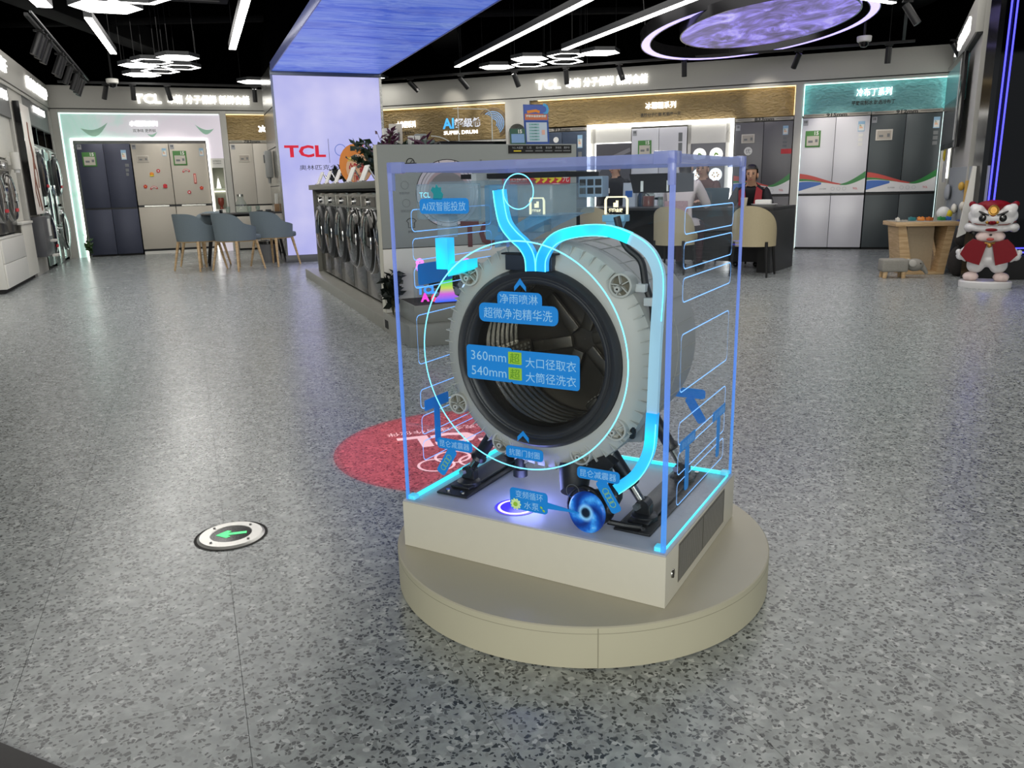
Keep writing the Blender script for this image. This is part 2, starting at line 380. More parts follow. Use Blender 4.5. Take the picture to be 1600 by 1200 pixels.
# ------------------------------------------------------------------ ceiling: black open soffit with ducts
ce = struct(B().box(-13, 12, -4, 19, 3.7, 3.8).obj('ceiling', VOID, None, 0))
for k, (x, w) in enumerate(((-6, .35), (-1.2, .5), (5.4, .4))):
    b = B(); b.box(x, x + w, 2, 16.5, 3.3, 3.62, .03); b.obj('duct', mat('duct_black', '0b0b0c', .8, spec=.15), ce)
for y in (6.5, 9.6, 12.4): B().tube([(-11, y, 3.45), (10, y, 3.45)], .05, 10).obj('pipe', mat('duct_black', '0b0b0c', .8, spec=.15), ce)
# ------------------------------------------------------------------ left back wall (frame FL)
a = FL.a; O = FL.p(0, 0)
wb = B().box(-.4, 3.6, .72, .9, 0, 2.79).obj('wall_back', WALLM, None, 0); struct(wb, O, a); B().box(-.7, 3.6, .70, .9, 2.79, 3.7).obj('upper_wall', VOID, wb, 0)
B().box(0, 3.58, 0, .72, 2.435, 2.79, .004).obj('fascia', WALLM, wb)
B().box(0, 3.58, .03, .72, 2.42, 2.435).obj('shadow_gap', SEAM, wb)
B().box(0, .11, .0, .72, 0, 2.42, .003).obj('pilaster', WALLM, wb); B().box(2.62, 2.72, 0, .72, 0, 2.42, .003).obj('pilaster', WALLM, wb)
B().box(.11, 3.58, .004, .72, 2.37, 2.42).obj('soffit_strip', WALLM, wb)
GP = B().box(2.722, 3.58, .05, .72, 1.895, 2.37).obj('relief_panel', GOLD, wb)
# left side wall
ws = B().box(-6.5, 0, .66, .84, 0, 2.79).obj('wall_left', WALLM, None, 0); B().box(-6.5, 0, .66, .84, 2.79, 3.7).obj('upper_wall', VOID, ws, 0); SO, sa = FL.p(0, 0), FL.a + PI / 2
# local frame of side wall: x runs back (to the corner at x=0), y into the wall
struct(ws, SO, sa)
B().box(-6.5, 0, 0, .66, 2.435, 2.79, .004).obj('fascia', WALLM, ws); B().box(-6.5, 0, .03, .66, 2.42, 2.435).obj('shadow_gap', SEAM, ws)
B().box(-6.5, 0, .01, .66, 2.38, 2.42).obj('soffit_strip', WALLM, ws)
B().box(-.10, 0, .0, .66, 0, 2.38, .003).obj('pilaster', WALLM, ws)
B().box(-2.33, -.101, .03, .66, 2.03, 2.38, .003).obj('bulkhead_panel', mat('bulkhead_grey', '6c6c6b', .5), ws)
B().box(-6.5, -3.3, .03, .66, 2.0, 2.38, .003).obj('bulkhead_panel', mat('bulkhead_grey', '6c6c6b', .5), ws)
B().box(-3.29, -2.34, .03, .66, 0, 2.38, .003).obj('wall_pier', WALLM, ws)
# ------------------------------------------------------------------ right back wall (frame FR)
wr = B().box(-8.9, 2.6, .72, .9, 0, 2.775).obj('wall_right', WALLM, None, 0); B().box(-8.9, 2.9, .72, .9, 2.775, 3.7).obj('upper_wall', VOID, wr, 0); struct(wr, FR.p(0, 0), FR.a)
B().box(-8.7, 2.02, 0, .72, 2.42, 2.775, .004).obj('fascia', WALLM, wr); B().box(-8.7, 2.02, .03, .72, 2.405, 2.42).obj('shadow_gap', SEAM, wr)
B().box(-8.7, 2.02, .004, .72, 2.365, 2.405).obj('soffit_strip', WALLM, wr)
for x0, x1 in ((1.87, 2.02), (-.112, -.003), (-8.7, -6.98)): B().box(x0, x1, 0, .72, 0, 2.365, .003).obj('pilaster', WALLM, wr)
B().box(-.0, 1.87, .06, .72, 1.93, 2.365).obj('relief_panel', TEAL, wr)
B().box(-4.06, -.114, .05, .72, 1.945, 2.365).obj('relief_panel', GOLD, wr); B().box(-4.19, -4.064, .05, .72, 1.9, 2.365).obj('relief_panel', GOLD, wr)
B().box(-6.978, -4.62, .05, .72, 1.80, 2.36).obj('relief_panel', GOLD, wr)
B().box(-6.978, -4.62, .03, .72, 1.2, 1.79, .003).obj('lower_panel', WALLM, wr)
# white pier with the arched recess
arch = arc(-4.42, 1.87, .15, 180, 0, 12)
pier = [(-4.62, 0), (-4.62, 2.365), (-4.2, 2.365), (-4.2, 0), (-4.27, 0)] + arch[::-1] + [(-4.57, 0)]
B().prism(pier, 0, .3).obj('arched_pier', WALLM, wr, 0); B().box(-4.61, -4.21, .3, .32, 0, 2.36).obj('arch_back', GREYP, wr)
# right side wall (frame FS, local x=0 face, runs along -y)
ww = B().box(0, .25, -3.3, .2, 0, 2.8).obj('wall_far_right', WALLM, None, 0); B().box(.02, .25, -3.3, .2, 2.8, 3.7).obj('upper_wall', VOID, ww, 0); struct(ww, FS.p(0, 0), FS.a)
B().box(-.07, 0, -3.3, -.02, 2.42, 2.8, .003).obj('fascia', WALLM, ww); B().box(-.05, 0, -3.3, -.02, 2.405, 2.42).obj('shadow_gap', SEAM, ww)
B().box(-.02, 0, -1.9, -.12, 1.9, 2.40).obj('relief_panel', TEAL, ww)
# walls closing the shop out of view
struct(B().box(-.1, 0, -14, 0, 0, 3.7).obj('wall_near_left', WALLM, None, 0), FL.p(-.35, -6.5), FL.a + R(0)) if 0 else None
# ------------------------------------------------------------------ column with the lit screen
cm = B().box(0, 1.56, .03, 1.5, 0, 2.75).obj('column', STEEL, None, 0); struct(cm, FC.p(0, 0), FC.a); B().box(.02, 1.54, .05, 1.48, 2.75, 3.7).obj('upper_shaft', VOID, cm)
B().box(-.012, 1.57, -.01, .03, 2.62, 2.70, .003).obj('screen_trim', mat('trim_dark_steel', '555a66', .3, .8), cm)
B().box(-.012, .02, -.01, .05, .1, 2.62).obj('corner_trim', STEEL, cm); B().box(1.535, 1.57, -.01, .05, .1, 2.62).obj('corner_trim', STEEL, cm)
B().box(-.015, 1.575, -.015, 1.45, 0, .1, .003).obj('kick_plate', mat('kick_grey', '66676c', .4, .4), cm)
for z in (.55, 1.1, 1.65, 2.2): B().box(-.006, 0, .06, 1.45, z, z + .012).obj('panel_joint', SEAM, cm)
sc = thing('column_screen', 'tall lilac lit screen with red lettering on the front of the steel column', 'screen', FC.p(0, 0), FC.a)
B().box(.022, 1.533, -.004, .028, .105, 2.617).obj('display_panel', LILAC, sc, 0)
B().text('TCL', .39, 1.585, .17, -.007, w=.585, bold=.035).obj('lettering', mat('red_screen', 'c8102e', .5, es=.5, var=0), sc, 0)
B().box(.728, .733, -.007, -.005, 1.42, 1.76).obj('divider', INK, sc, 0)
for x, z, c in ((.9, 1.60, '2a56b0'), (1.09, 1.60, '1a1a1a'), (1.28, 1.60, 'c8283c'), (.995, 1.52, 'd8a020'), (1.185, 1.52, '2a8a50')):
    B().lathe([(.076, -.007), (.084, -.007)], (x, 0, z), 'y', 36).obj('ring_emblem', mat('ring_' + c, c, .5, es=.35, var=0), sc, 0)
B().text('奥林匹克全球合作伙伴', .84, 1.357, .072, -.007, w=1.1).obj('lettering', INK, sc, 0)
# sea-print canopy over the aisle
cn = thing('canopy_screen', 'wide blue rippling sea screen hung overhead above the aisle', 'screen', FC.p(0, 0), FC.a)
B().box(.015, 1.54, -6.5, -.02, 2.672, 2.76).obj('display_panel', SEA, cn, 0)
for x in (.0, 1.542): B().box(x, x + .014, -6.5, -.02, 2.664, 2.78, .002).obj('edge_frame', mat('lilac_trim', '5a6290', .3, .5, es=.08, ec='7080d8'), cn)
B().box(-.012, 1.568, -6.53, -6.5, 2.66, 2.86).obj('edge_frame', mat('trim_dark_steel', '555a66', .3, .8), cn)
# wall phone-like dispenser and a bin by the column
d = thing('wall_dispenser', 'grey bottle-shaped wall dispenser on the steel side of the column', 'dispenser', FC.p(-.012, .75, 1.15), FC.a)
B().box(-.11, 0, -.07, .07, .08, .48, .03).obj('body', mat('dispenser_grey', '8c8d8a', .35), d)
B().cyl((-.06, 0, .09), (-.06, 0, 0), .028, .02).obj('nozzle', mat('dispenser_grey', '8c8d8a', .35), d); B().box(-.122, -.108, -.035, .035, .3, .42, .004).obj('window', DGREY, d)
d = thing('waste_bin', 'small grey bin with a black bag at the foot of the column', 'bin', FC.p(-.22, .32), FC.a)
B().tube([(0, 0, 0), (0, 0, .30)], [.12, .14], 18).obj('body', mat('bin_grey', '77777a', .35), d); B().lathe([(.143, .27), (.15, .275), (.15, .315), (.12, .32), (.1, .25)], (0, 0, 0), 'z', 18).obj('bag', BLK, d)

for q in ((-.0, .012, -.012, .05, 1.93, 2.36), (1.858, 1.87, -.012, .05, 1.93, 2.36), (.0, 1.87, -.004, .03, 2.352, 2.363)): B().box(*q).obj('led_strip', mat('led_teal', 'dffcfa', .4, es=1.6, ec='c8fff8', var=0), wr, 0)
B().box(-.004, .003, -.006, .02, .02, 1.9).obj('led_strip', LEDC, wr, 0); B().box(1.846, 1.85, -.004, .02, .02, 1.9).obj('led_strip', LEDC, wr, 0)
LWARM = mat('led_warm', 'fff0c8', .4, es=1.4, ec='ffe2a0', var=0)
for q in ((-4.06, -.116, .01, .05, 2.352, 2.363), (-6.975, -4.625, .01, .05, 2.348, 2.36), (-.124, -.116, .0, .05, 1.95, 2.35)): B().box(*q).obj('led_strip', LWARM, wr, 0)
B().box(2.725, 3.57, .01, .05, 2.356, 2.366).obj('led_strip', LWARM, wb, 0)
# ------------------------------------------------------------------ fridges
def wave(p, w, z0):
    n = 16; f = lambda t: z0 + .105 + .10 * (.5 + .5 * math.cos(PI * min(1, t / .78))) ** 1.2 + (.10 * ((t - .7) / .3) ** 1.5 if t > .7 else 0)
    def band(name, m, lo, hi, y, t0=0, t1=1):
        ts = [t0 + (t1 - t0) * i / n for i in range(n + 1)]; X = lambda t: (t - .5) * w
        B().prism([(X(t), lo(t)) for t in ts] + [(X(t), hi(t)) for t in ts[::-1]], y, 0).obj(name, m, p, 0)
    band('white_band', mat('band_white', 'd8d8d8', .35, var=0), lambda t: z0 + .0, f, -.0016)
    band('red_swoosh', mat('band_red', 'b8362c', .35, var=0), f, lambda t: f(t) + .075 * max(.12, 1 - t * 1.25), -.0022, 0, .82)
    band('green_swoosh', mat('band_green', '1f7a34', .35, var=0), lambda t: f(t) - .002, lambda t: f(t) + .09 * max(0, (t - .62) / .38) ** .8 + .004, -.0026, .62, 1)
    band('blue_swoosh', mat('band_blue', '2c5fae', .35, var=0), lambda t: z0 + .03 + .09 * t / .34, lambda t: f(t) - .035 * (1 - t / .34) - .012, -.0026, 0, .34)
    band('green_swoosh', mat('band_green', '3f8a3a', .35, var=0), lambda t: f(t) - .035 * (1 - t / .45), lambda t: f(t), -.0030, 0, .45)
    for i, x in enumerate((.02, .1, .18)): B().lathe([(.022, 0), (.026, 0)], (x * w / .915, -.004, z0 + .055), 'y', 16).obj('round_icon', GREYK, p, 0)
    B().text('TCL', .36 * w, z0 + .055, .026, -.004, bold=.02).obj('lettering', RED, p, 0); B().text('分子保鲜', -.13 * w, z0 + .055, .022, -.004).obj('lettering', INKG, p, 0)
def green_tag(p, x, z, s=.19):
    t = B().box(x - s / 2, x + s / 2, -.012, -.002, z - s * .55, z + s * .55, .002).obj('price_tag', GREEN, p)
    B().box(x - s * .40, x + s * .40, -.015, -.012, z - s * .45, z + s * .20).obj('price_screen', mat('eink', 'b9b3a8', .4), t)
    B().text('15', x + s * .22, z + s * .38, s * .26, -.0135, bold=.03).obj('lettering', PAPER, t, 0)
    B().box(x - s * .3, x, -.0165, -.015, z - s * .25, z - s * .1).obj('print_block', INKG, t, 0); B().box(x + s * .15, x + s * .32, -.0165, -.015, z - s * .22, z - s * .02).obj('print_block', INKG, t, 0)
def eink_tag(p, x, z, w=.17, h=.11):
    t = B().box(x - w / 2, x + w / 2, -.014, -.001, z - h / 2, z + h / 2, .004).obj('price_tag', mat('tag_shell', 'c9c4ba', .4), p)
    B().box(x - w * .42, x + w * .42, -.016, -.014, z - h * .38, z + h * .38).obj('price_screen', mat('eink2', 'a79f94', .4), t)
    B().box(x - w * .3, x - w * .05, -.0175, -.016, z - h * .2, z).obj('print_block', INKG, t, 0); B().box(x + w * .18, x + w * .34, -.0175, -.016, z - h * .2, z + h * .12).obj('print_block', INKG, t, 0)
def energy(p, x, z, w=.075, h=.13):
    t = B().box(x - w / 2, x + w / 2, -.003, 0, z - h / 2, z + h / 2).obj('energy_label', mat('energy_blue', '8fb4d0', .5, var=0), p)
    B().box(x - w * .42, x + w * .42, -.004, -.003, z - h * .42, z + h * .2).obj('print_panel', PAPER, t, 0)
    for i in range(4): B().box(x - w * .3, x - w * .3 + w * (.2 + .1 * i), -.005, -.004, z + h * (.12 - .1 * i), z + h * (.17 - .1 * i)).obj('grade_bar', GREEN if i < 2 else ORANGE, t, 0)
def stack_sticker(p, x, z0, z1, m):
    h = (z1 - z0) / 3
    for i in range(3): B().box(x - .03, x + .03, -.003, 0, z0 + i * h + .01, z0 + (i + 1) * h - .01).obj('spec_sticker', m, p, 0)
def corner_sticker(p, x, z, dark=False):
    t = B().box(x - .033, x + .033, -.003, 0, z - .04, z + .04).obj('warranty_sticker', mat('sticker_grey', '9a9ca0', .5), p); B().text('10', x, z + .012, .035, -.004, bold=.03).obj('lettering', INK, t, 0)
def fridge(label, fr, xc, w, h, m, rows, cols=2, z0=.03, d=.66, handle=True, cap=None, group=None):
    p = thing('fridge', label, 'fridge', fr.p(xc, 0.003), fr.a, group)
    B().box(-w / 2 + .004, w / 2 - .004, .055, d, z0, h - .004, .004).obj('body', m if 0 else mat('fridge_body', '2c2d31', .5), p)
    B().box(-w / 2 + .01, w / 2 - .01, .03, d - .02, 0, z0).obj('plinth', BLACK, p)
    for (a, b) in rows:
        for k in range(cols):
            x0 = -w / 2 + w * k / cols; x1 = x0 + w / cols
            B().box(x0 + .003, x1 - .003, 0, .05, a + .003, b - .003, .003).obj('door', m, p)
    zs = rows[0][1]
    if handle: B().box(-w / 2 + .005, w / 2 - .005, .018, .055, zs + .002, rows[1][0] - .002).obj('handle_recess', mat('recess', '1b1b1d', .3, .5), p)
    return p
H = 1.875
f1 = fridge('navy blue four-door fridge at the left end of the white light frame', FL, .71, .82, H, NAVY, [(.03, .795), (.815, H)])
corner_sticker(f1, -.36, 1.82); green_tag(f1, -.23, 1.62, .21); energy(f1, .30, 1.69, .08, .16)
for i, z in enumerate((1.52, 1.44, 1.37)): B().box(.30, .36 - .01 * i, -.003, 0, z - .025, z + .025).obj('spec_sticker', INKG, f1, 0)
f2 = fridge('beige two-door fridge with red magnets, standing against the navy fridge', FL, 1.43, .598, H, BEIGE, [(.09, .815), (.845, H)], 1)
f3 = fridge('beige two-door fridge with red magnets and a green price card, second from the navy fridge', FL, 2.032, .598, H, BEIGE, [(.09, .815), (.845, H)], 1)
for f in (f2, f3):
    corner_sticker(f, -.25, 1.82); energy(f, .22, 1.73, .07, .13)
    B().box(-.2, .2, -.001, .02, .818, .84).obj('handle', STEEL, f)
    B().box(-.29, .29, .02, .6, 0.001, .055).obj('base_board', WHITE, f)
eink_tag(f2, -.13, 1.62, .19, .11); green_tag(f3, -.14, 1.63, .22)
f4 = fridge('cream four-door fridge in the gold arched bay beside the steel column', FL, 3.12, .783, H, mat('cream_fridge', 'bdb7ad', .4, .1, vs=200), [(.03, .79), (.81, H)])
corner_sticker(f4, -.33, 1.81); eink_tag(f4, -.16, 1.62, .19, .13)
# magnets
def magnet(kind, fr, x, z, label, r=.03):
    y = -.002; b = B()
    if kind == 'coin':
        t = thing('fridge_magnet', label, 'magnet', fr.p(x, y, z), fr.a, 'magnets on the beige fridges')
        B().lathe([(.0005, -.012), (r, -.012), (r, 0)], axis='y', n=20).obj('disc', RED, t); B().box(-.012, .012, -.0135, -.012, -.012, .012).obj('square_hole', PAPER, t)
    elif kind == 'flower':
        t = thing('fridge_magnet', label, 'magnet', fr.p(x, y, z), fr.a, 'magnets on the beige fridges')
        for k in range(5): B().ell((r * .62 * math.cos(k * 1.2566 + .3), -.006, r * .62 * math.sin(k * 1.2566 + .3)), (r * .5, .006, r * .5), u=10, v=6).obj('petal', RED, t)
        B().ell((0, -.010, 0), (r * .3, .006, r * .3), u=8, v=6).obj('centre', YEL, t)
    elif kind == 'arch':
        t = thing('fridge_magnet', label, 'magnet', fr.p(x, y, z), fr.a, 'magnets on the beige fridges')
        pts = arc(0, -.02, r * 1.8, 20, 170, 8); B().ribbon(pts, .028, -.008, 0).obj('scroll', RED, t); B().ribbon(arc(0, -.02, r * 1.8, 40, 150, 6), .012, -.01, -.008).obj('lettering_strip', PAPER, t)
    elif kind == 'strip':
        t = thing('fridge_magnet', label, 'magnet', fr.p(x, y, z), fr.a, 'magnets on the beige fridges')
        B().box(-.02, .02, -.008, 0, -.085, .085, .003).obj('backing', RED, t); B().box(-.012, .012, -.01, -.008, -.07, .07).obj('print_panel', mat('pale_red', 'e0b0a0', .5), t)
    else:
        t = thing('fridge_magnet', label, 'magnet', fr.p(x, y, z), fr.a, 'magnets on the beige fridges')
        B().ell((0, -.008, 0), (.035, .008, .03)).obj('body', ORANGE if kind == 'gold' else RED, t); B().ell((0, -.012, -.03), (.04, .006, .012)).obj('base', YEL if kind == 'gold' else RED, t)
for kind, x, z, lab in (('coin', 1.52, 1.42, 'round red magnet near the top of the first beige fridge'), ('gold', 1.41, 1.37, 'small gold magnet below the round red one on the first beige fridge'),
        ('flower', 1.285, 1.16, 'red flower magnet at the left of the first beige fridge'), ('arch', 1.42, 1.12, 'curved red scroll magnet low on the first beige fridge'), ('lump', 1.60, 1.17, 'red boat-shaped magnet at the right of the first beige fridge'),
        ('arch', 1.97, 1.40, 'curved red scroll magnet on the second beige fridge under its green card'), ('strip', 2.10, 1.28, 'tall red strip magnet on the second beige fridge'), ('flower', 2.19, 1.12, 'red flower magnet at the right of the second beige fridge'), ('coin', 1.98, 1.05, 'round red magnet low on the second beige fridge')):
    magnet(kind, FL, x, z, lab)
# right wall fridges
zr = [(.03, .79), (.815, H + .02)]
g1 = fridge('blue-grey four-door fridge behind the poster, left of the lit food niche', FR, -3.655, .80, 1.86, BLUEF, [(.03, .79), (.815, 1.86)])
energy(g1, .30, 1.70, .08, .2); stack_sticker(g1, .30, 1.25, 1.55, INKG); B().lathe([(.0005, 0), (.045, 0)], (-.1, -.003, 1.74), 'y', 20).obj('round_sticker', PAPER, g1, 0)
g2 = fridge('white four-door fridge with colour band inside the lit food niche', FR, -2.09, .86, 1.86, WHITEF, [(.03, .77), (.80, 1.86)]); wave(g2, .84, .81)
green_tag(g2, -.22, 1.56, .21); t = B().box(-.30, -.20, -.004, 0, 1.33, 1.42, .003).obj('red_label', mat('pale_red', 'e0b0a0', .5), g2); B().text('10', -.25, 1.375, .04, -.005, bold=.03).obj('lettering', RED, t, 0)
stack_sticker(g2, .33, 1.33, 1.78, INKG); corner_sticker(g2, -.38, 1.79)
g3 = fridge('dark grey four-door fridge with colour band, right of the lit food niche', FR, -.535, .83, H, GREYF, [(.03, .79), (.815, H)]); wave(g3, .81, .825)
corner_sticker(g3, -.37, 1.80); eink_tag(g3, -.22, 1.64, .19, .13); B().lathe([(.0005, 0), (.06, 0)], (-.21, -.003, 1.46), 'y', 24).obj('round_sticker', PAPER, g3, 0); B().text('优', -.21, 1.46, .07, -.004).obj('lettering', INKG, g3, 0)
energy(g3, .31, 1.74, .075, .13); stack_sticker(g3, .31, 1.49, 1.66, INKG); B().box(.26, .41, -.003, 0, 1.405, 1.475).obj('red_label', RED, g3, 0)
g4 = fridge('white four-door fridge with colour band under the teal relief', FR, .462, .914, H + .02, WHITEF, zr); wave(g4, .90, .83)
corner_sticker(g4, -.41, 1.83); green_tag(g4, -.30, 1.60, .21); energy(g4, .345, 1.75, .09, .14); stack_sticker(g4, .345, 1.47, 1.66, PAPER)
g5 = fridge('slate grey four-door fridge with colour band beside the white one', FR, 1.384, .912, H + .02, DARKF, zr); wave(g5, .90, .83)
corner_sticker(g5, -.41, 1.83, 1); eink_tag(g5, -.27, 1.62, .22, .15); energy(g5, .39, 1.76, .08, .15); stack_sticker(g5, .39, 1.45, 1.66, INKG)

# ------------------------------------------------------------------ feather light box round the left fridges
p = thing('feather_light_box', 'mint and white feather-print light panel framing the left fridges', 'light box', FL.p(0, 0), FL.a)
FB = B().box(.115, 2.615, .006, .05, 1.955, 2.365).obj('header_panel', FEATHER, p, 0)
B().box(.115, .235, .006, .05, 0, 1.955).obj('side_panel', FEATHER, p, 0); B().box(2.375, 2.615, .006, .05, 1.62, 1.955).obj('side_panel', FEATHER, p, 0)
B().box(2.375, 2.615, .006, .05, 0.0, .66).obj('side_panel', FEATHER, p, 0)
for q in ((.236, .262, 0, 1.955), (2.348, 2.374, 0, 1.955), (.262, 2.348, 1.925, 1.955)): B().box(q[0], q[1], -.012, .04, q[2], q[3]).obj('led_strip', LEDT, p, 0)
B().box(.115, .135, -.003, .006, 0, 2.365).obj('led_edge', LEDC, p, 0); B().box(.135, 2.6, -.003, .006, 2.35, 2.365).obj('led_edge', LEDC, p, 0)
for i, (x, z, s, fl_) in enumerate(((.62, 2.12, .42, 1), (2.35, 2.12, .3, -1), (1.5, 2.03, .16, 1))):
    pts = [(x + fl_ * s * (t - .5), z + .16 * s * math.sin(t * PI) * -1 + .22 * s * t) for t in [k / 8 for k in range(9)]]; pt2 = [(x + fl_ * s * (t - .5), z - .42 * s * math.sin(t * PI) + .22 * s * t) for t in [k / 8 for k in range(9)]]
    B().prism(pts + pt2[::-1][1:-1], .003, .006).obj('feather_print', mat('feather_green', '9fc9b4', .6, es=.12), p, 0)
B().text('小蓝翼系列', 1.38, 2.20, .085, .004, w=.44, bold=.02, ext=.1).obj('lit_lettering', SIGNW, p, 0); B().text('双净味 更养鲜', 1.38, 2.085, .055, .004, w=.36).obj('lettering', SIGNB, p, 0)
# niche cabinet with lamp and vase
p = thing('niche_cabinet', 'narrow white wall niche with a glass shelf, right of the beige fridges', 'cabinet', FL.p(2.495, 0.052), FL.a)
B().box(-.118, .118, .20, .24, .66, 1.62).obj('back', mat('niche_back', 'a8ab9a', .5), p)
for q in ((-.118, -.095), (.095, .118)): B().box(q[0], q[1], -.045, .20, .66, 1.62).obj('side', WHITE, p)
B().box(-.095, .095, -.045, .20, 1.46, 1.62).obj('top_panel', WHITE, p); B().box(-.095, .095, -.045, .20, .66, .74).obj('bottom', WHITE, p)
B().box(-.095, .095, -.035, .20, 1.09, 1.105).obj('shelf', mat('shelf_glass', 'c8d0c0', .2), p); B().box(-.09, .09, .18, .2, 1.045, 1.06).obj('led_strip', LEDT, p)
B().text('分子保鲜科技', 0, 1.575, .022, -.047).obj('lettering', INK, p, 0); B().text('TCL冰箱陪伴', 0, 1.535, .022, -.047).obj('lettering', INK, p, 0)
p = thing('pyramid_lamp', 'small white pyramid lamp on the upper niche shelf', 'lamp', FL.p(2.485, .10, 1.106), FL.a); B().tube([(0, 0, 0), (0, 0, .17)], [.055, .012], 4).obj('shade', mat('lamp_white', 'f0f0e8', .4, es=1.2), p); B().cyl((0, 0, .17), (0, 0, .21), .008, n=8).obj('finial', WHITE, p)
tag(B().lathe([(.0, 0), (.03, 0), (.035, .01), (.02, .04), (.05, .10), (.055, .17), (.045, .20), (.035, .2), (.03, .1), (0, .08)], n=20).obj('vase', mat('red_glaze', '7a3324', .25)), 'red-brown footed vase in the lower niche', 'vase', loc=FL.p(2.495, .10, .741))
# gold arched bay decor
p = thing('cross_light', 'white four-petal light letter on the gold relief by the column', 'sign', FL.p(3.32, .05, 2.12), FL.a)
B().text('冰', 0, 0, .13, 0, bold=.06, ext=.02).obj('lit_lettering', SIGNW, p, 0)
def width_strip(label, fr, x0, x1, z, txt):
    p = thing('width_rail', label, 'label strip', fr.p((x0 + x1) / 2, .0), fr.a); w = (x1 - x0) / 2
    B().box(-w, w, -.004, .05, z - .028, z + .016).obj('rail', mat('rail_grey', '9b968c', .4), p); B().box(-w + .04, -.17, -.006, -.004, z - .008, z - .002).obj('arrow_line', INK, p, 0); B().box(.17, w - .04, -.006, -.004, z - .008, z - .002).obj('arrow_line', INK, p, 0)
    B().text(txt, 0, z - .004, .05, -.007, w=.28, bold=.04).obj('lettering', INK, p, 0)
width_strip('783mm width rail over the cream fridge', FL, 2.73, 3.51, 1.91, '783mm'); width_strip('833mm width rail over the dark grey fridge', FR, -.95, -.12, 1.915, '833mm')
width_strip('913mm width rail over the blue-grey fridge', FR, -4.05, -3.26, 1.90, '913mm'); width_strip('915mm width rail over the white fridge', FR, .01, .92, 1.93, '915mm'); width_strip('912mm width rail over the slate fridge', FR, .93, 1.84, 1.93, '912mm')
# header signs
def sign(label, fr, x, z, w, h, txt, y=-.004, sub=None, subw=0, rz=0, rings=None):
    p = thing('lit_sign', label, 'sign', fr.p(x, y, z) if rings is None else rings, fr.a + rz)
    if txt.startswith('TCL '):
        B().text('TCL', -w / 2 + w * .115, 0, h * .92, -.02, w=w * .23, bold=.03, ext=.08).obj('lit_lettering', SIGNW, p, 0); B().text(txt[4:], w * .14, 0, h * .88, -.02, w=w * .72, bold=.004, ext=.08).obj('lit_lettering', SIGNW, p, 0)
    else: B().text(txt, 0, 0, h, -.02, w=w, bold=.006, ext=.08).obj('lit_lettering', SIGNW, p, 0)
    if sub:
        B().box(-subw / 2 - .03, subw / 2 + .03, -.003, .001, -h * .5 - .15, -h * .5 - .04).obj('backing', mat('sub_backing', 'a3926c', .5), p, 0) if 0 else None
        B().text(sub, 0, -h / 2 - .085, .062, -.008, w=subw, bold=.02).obj('lettering', SIGNB, p, 0)
    return p
sign('long white lit header sign over the left back fridges', FL, 2.21, 2.60, 1.86, .17, 'TCL 冰箱 分子保鲜 新鲜食储')
sign('long white lit header sign over the gold relief on the right back wall', FR, -3.18, 2.59, 1.80, .16, 'TCL 冰箱 分子保鲜 新鲜食储')
sign('lit gold bay sign over the food niche', FR, -2.08, 2.19, .47, .10, '冰糯糯系列', .044, '高阶分子保鲜 新鲜每一天', .62)
sign('lit sign on the teal relief', FR, .94, 2.215, .46, .11, '冷布丁系列', .054, '平嵌双制冰 就选冷布丁', .57)
sign('lit sign on the gold relief next to the column', FR, -6.45, 2.10, .36, .11, '大净胆系列', .044, '超大筒洗净力', .28)
sp = lambda t, z: Vector((SO.x + t * -math.sin(0), 0, 0))
FSL = Fr(FL.x, FL.y, 111.5)
sign('slanting row of white lit letters on the left fascia near the corner', FSL, -1.15, 2.60, 1.75, .17, '洗衣机 大筒洗护')
sign('white lit letters on the left fascia cut by the picture edge', FSL, -4.3, 2.60, 1.7, .17, '干衣机 智能烘干')
sign('small white lit sign on the grey bulkhead over the washer tower', FSL, -1.1, 2.28, 1.0, .10, '双子舱系列', .028); sign('small white lit sign on the grey bulkhead over the curved display panel', FSL, -4.1, 2.25, 1.1, .12, '超级筒系列', .028)
# AI super drum emblem
p = thing('super_drum_emblem', 'blue and white AI drum emblem on the gold relief', 'sign', FR.p(-5.28, .046, 2.05), FR.a)
B().text('AI', -.38, .03, .17, -.01, bold=.03).obj('lettering', mat('sky_blue_lit', '4aa8e8', .4, es=.9, var=0), p, 0); B().text('超级筒', -.02, .03, .15, -.01, w=.5, bold=.03).obj('lettering', mat('pale_grey_lit', 'd8dce8', .4, es=.5, var=0), p, 0)
B().text('SUPER DRUM', -.16, -.12, .06, -.01, w=.62, bold=.03).obj('lettering', SIGNW, p, 0)
for k in range(7):
    q = [(.42 + (.26 - .03 * k) * math.cos(R(t)), .0 + (.24 - .028 * k) * math.sin(R(t))) for t in range(-60 + 4 * k, 150 - 8 * k, 12)]
    B().ribbon(q, .012, -.012, -.004).obj('arc_line', mat('emblem_blue' if k > 1 else 'emblem_brown', '6f9fd0' if k > 1 else '5a4a3a', .4, es=.25), p, 0)
# lit food niche
p = thing('food_niche_frame', 'tall white cabinet frame with glowing edge around the food pictures', 'cabinet', FR.p(0, 0), FR.a)
for q in ((-3.235, -3.19, 0, 1.945), (-1.01, -.965, 0, 1.945), (-3.19, -1.01, 1.885, 1.945)): B().box(q[0], q[1], -.02, .03, q[2], q[3]).obj('led_frame', LEDT, p, 0)
B().box(-3.19, -2.53, .02, .06, 0, .55).obj('lower_panel', WHITE, p); B().box(-1.65, -1.01, .02, .06, 0, .55).obj('lower_panel', WHITE, p)
B().box(-3.19, -2.53, .02, .06, 1.66, 1.885).obj('upper_panel', WHITE, p); B().box(-1.65, -1.01, .02, .06, 1.60, 1.885).obj('upper_panel', WHITE, p)
for q in ((-3.19, -3.10), (-1.65, -1.60), (-1.08, -1.01)): B().box(q[0], q[1], .02, .06, .55, 1.885).obj('stile', WHITE, p)
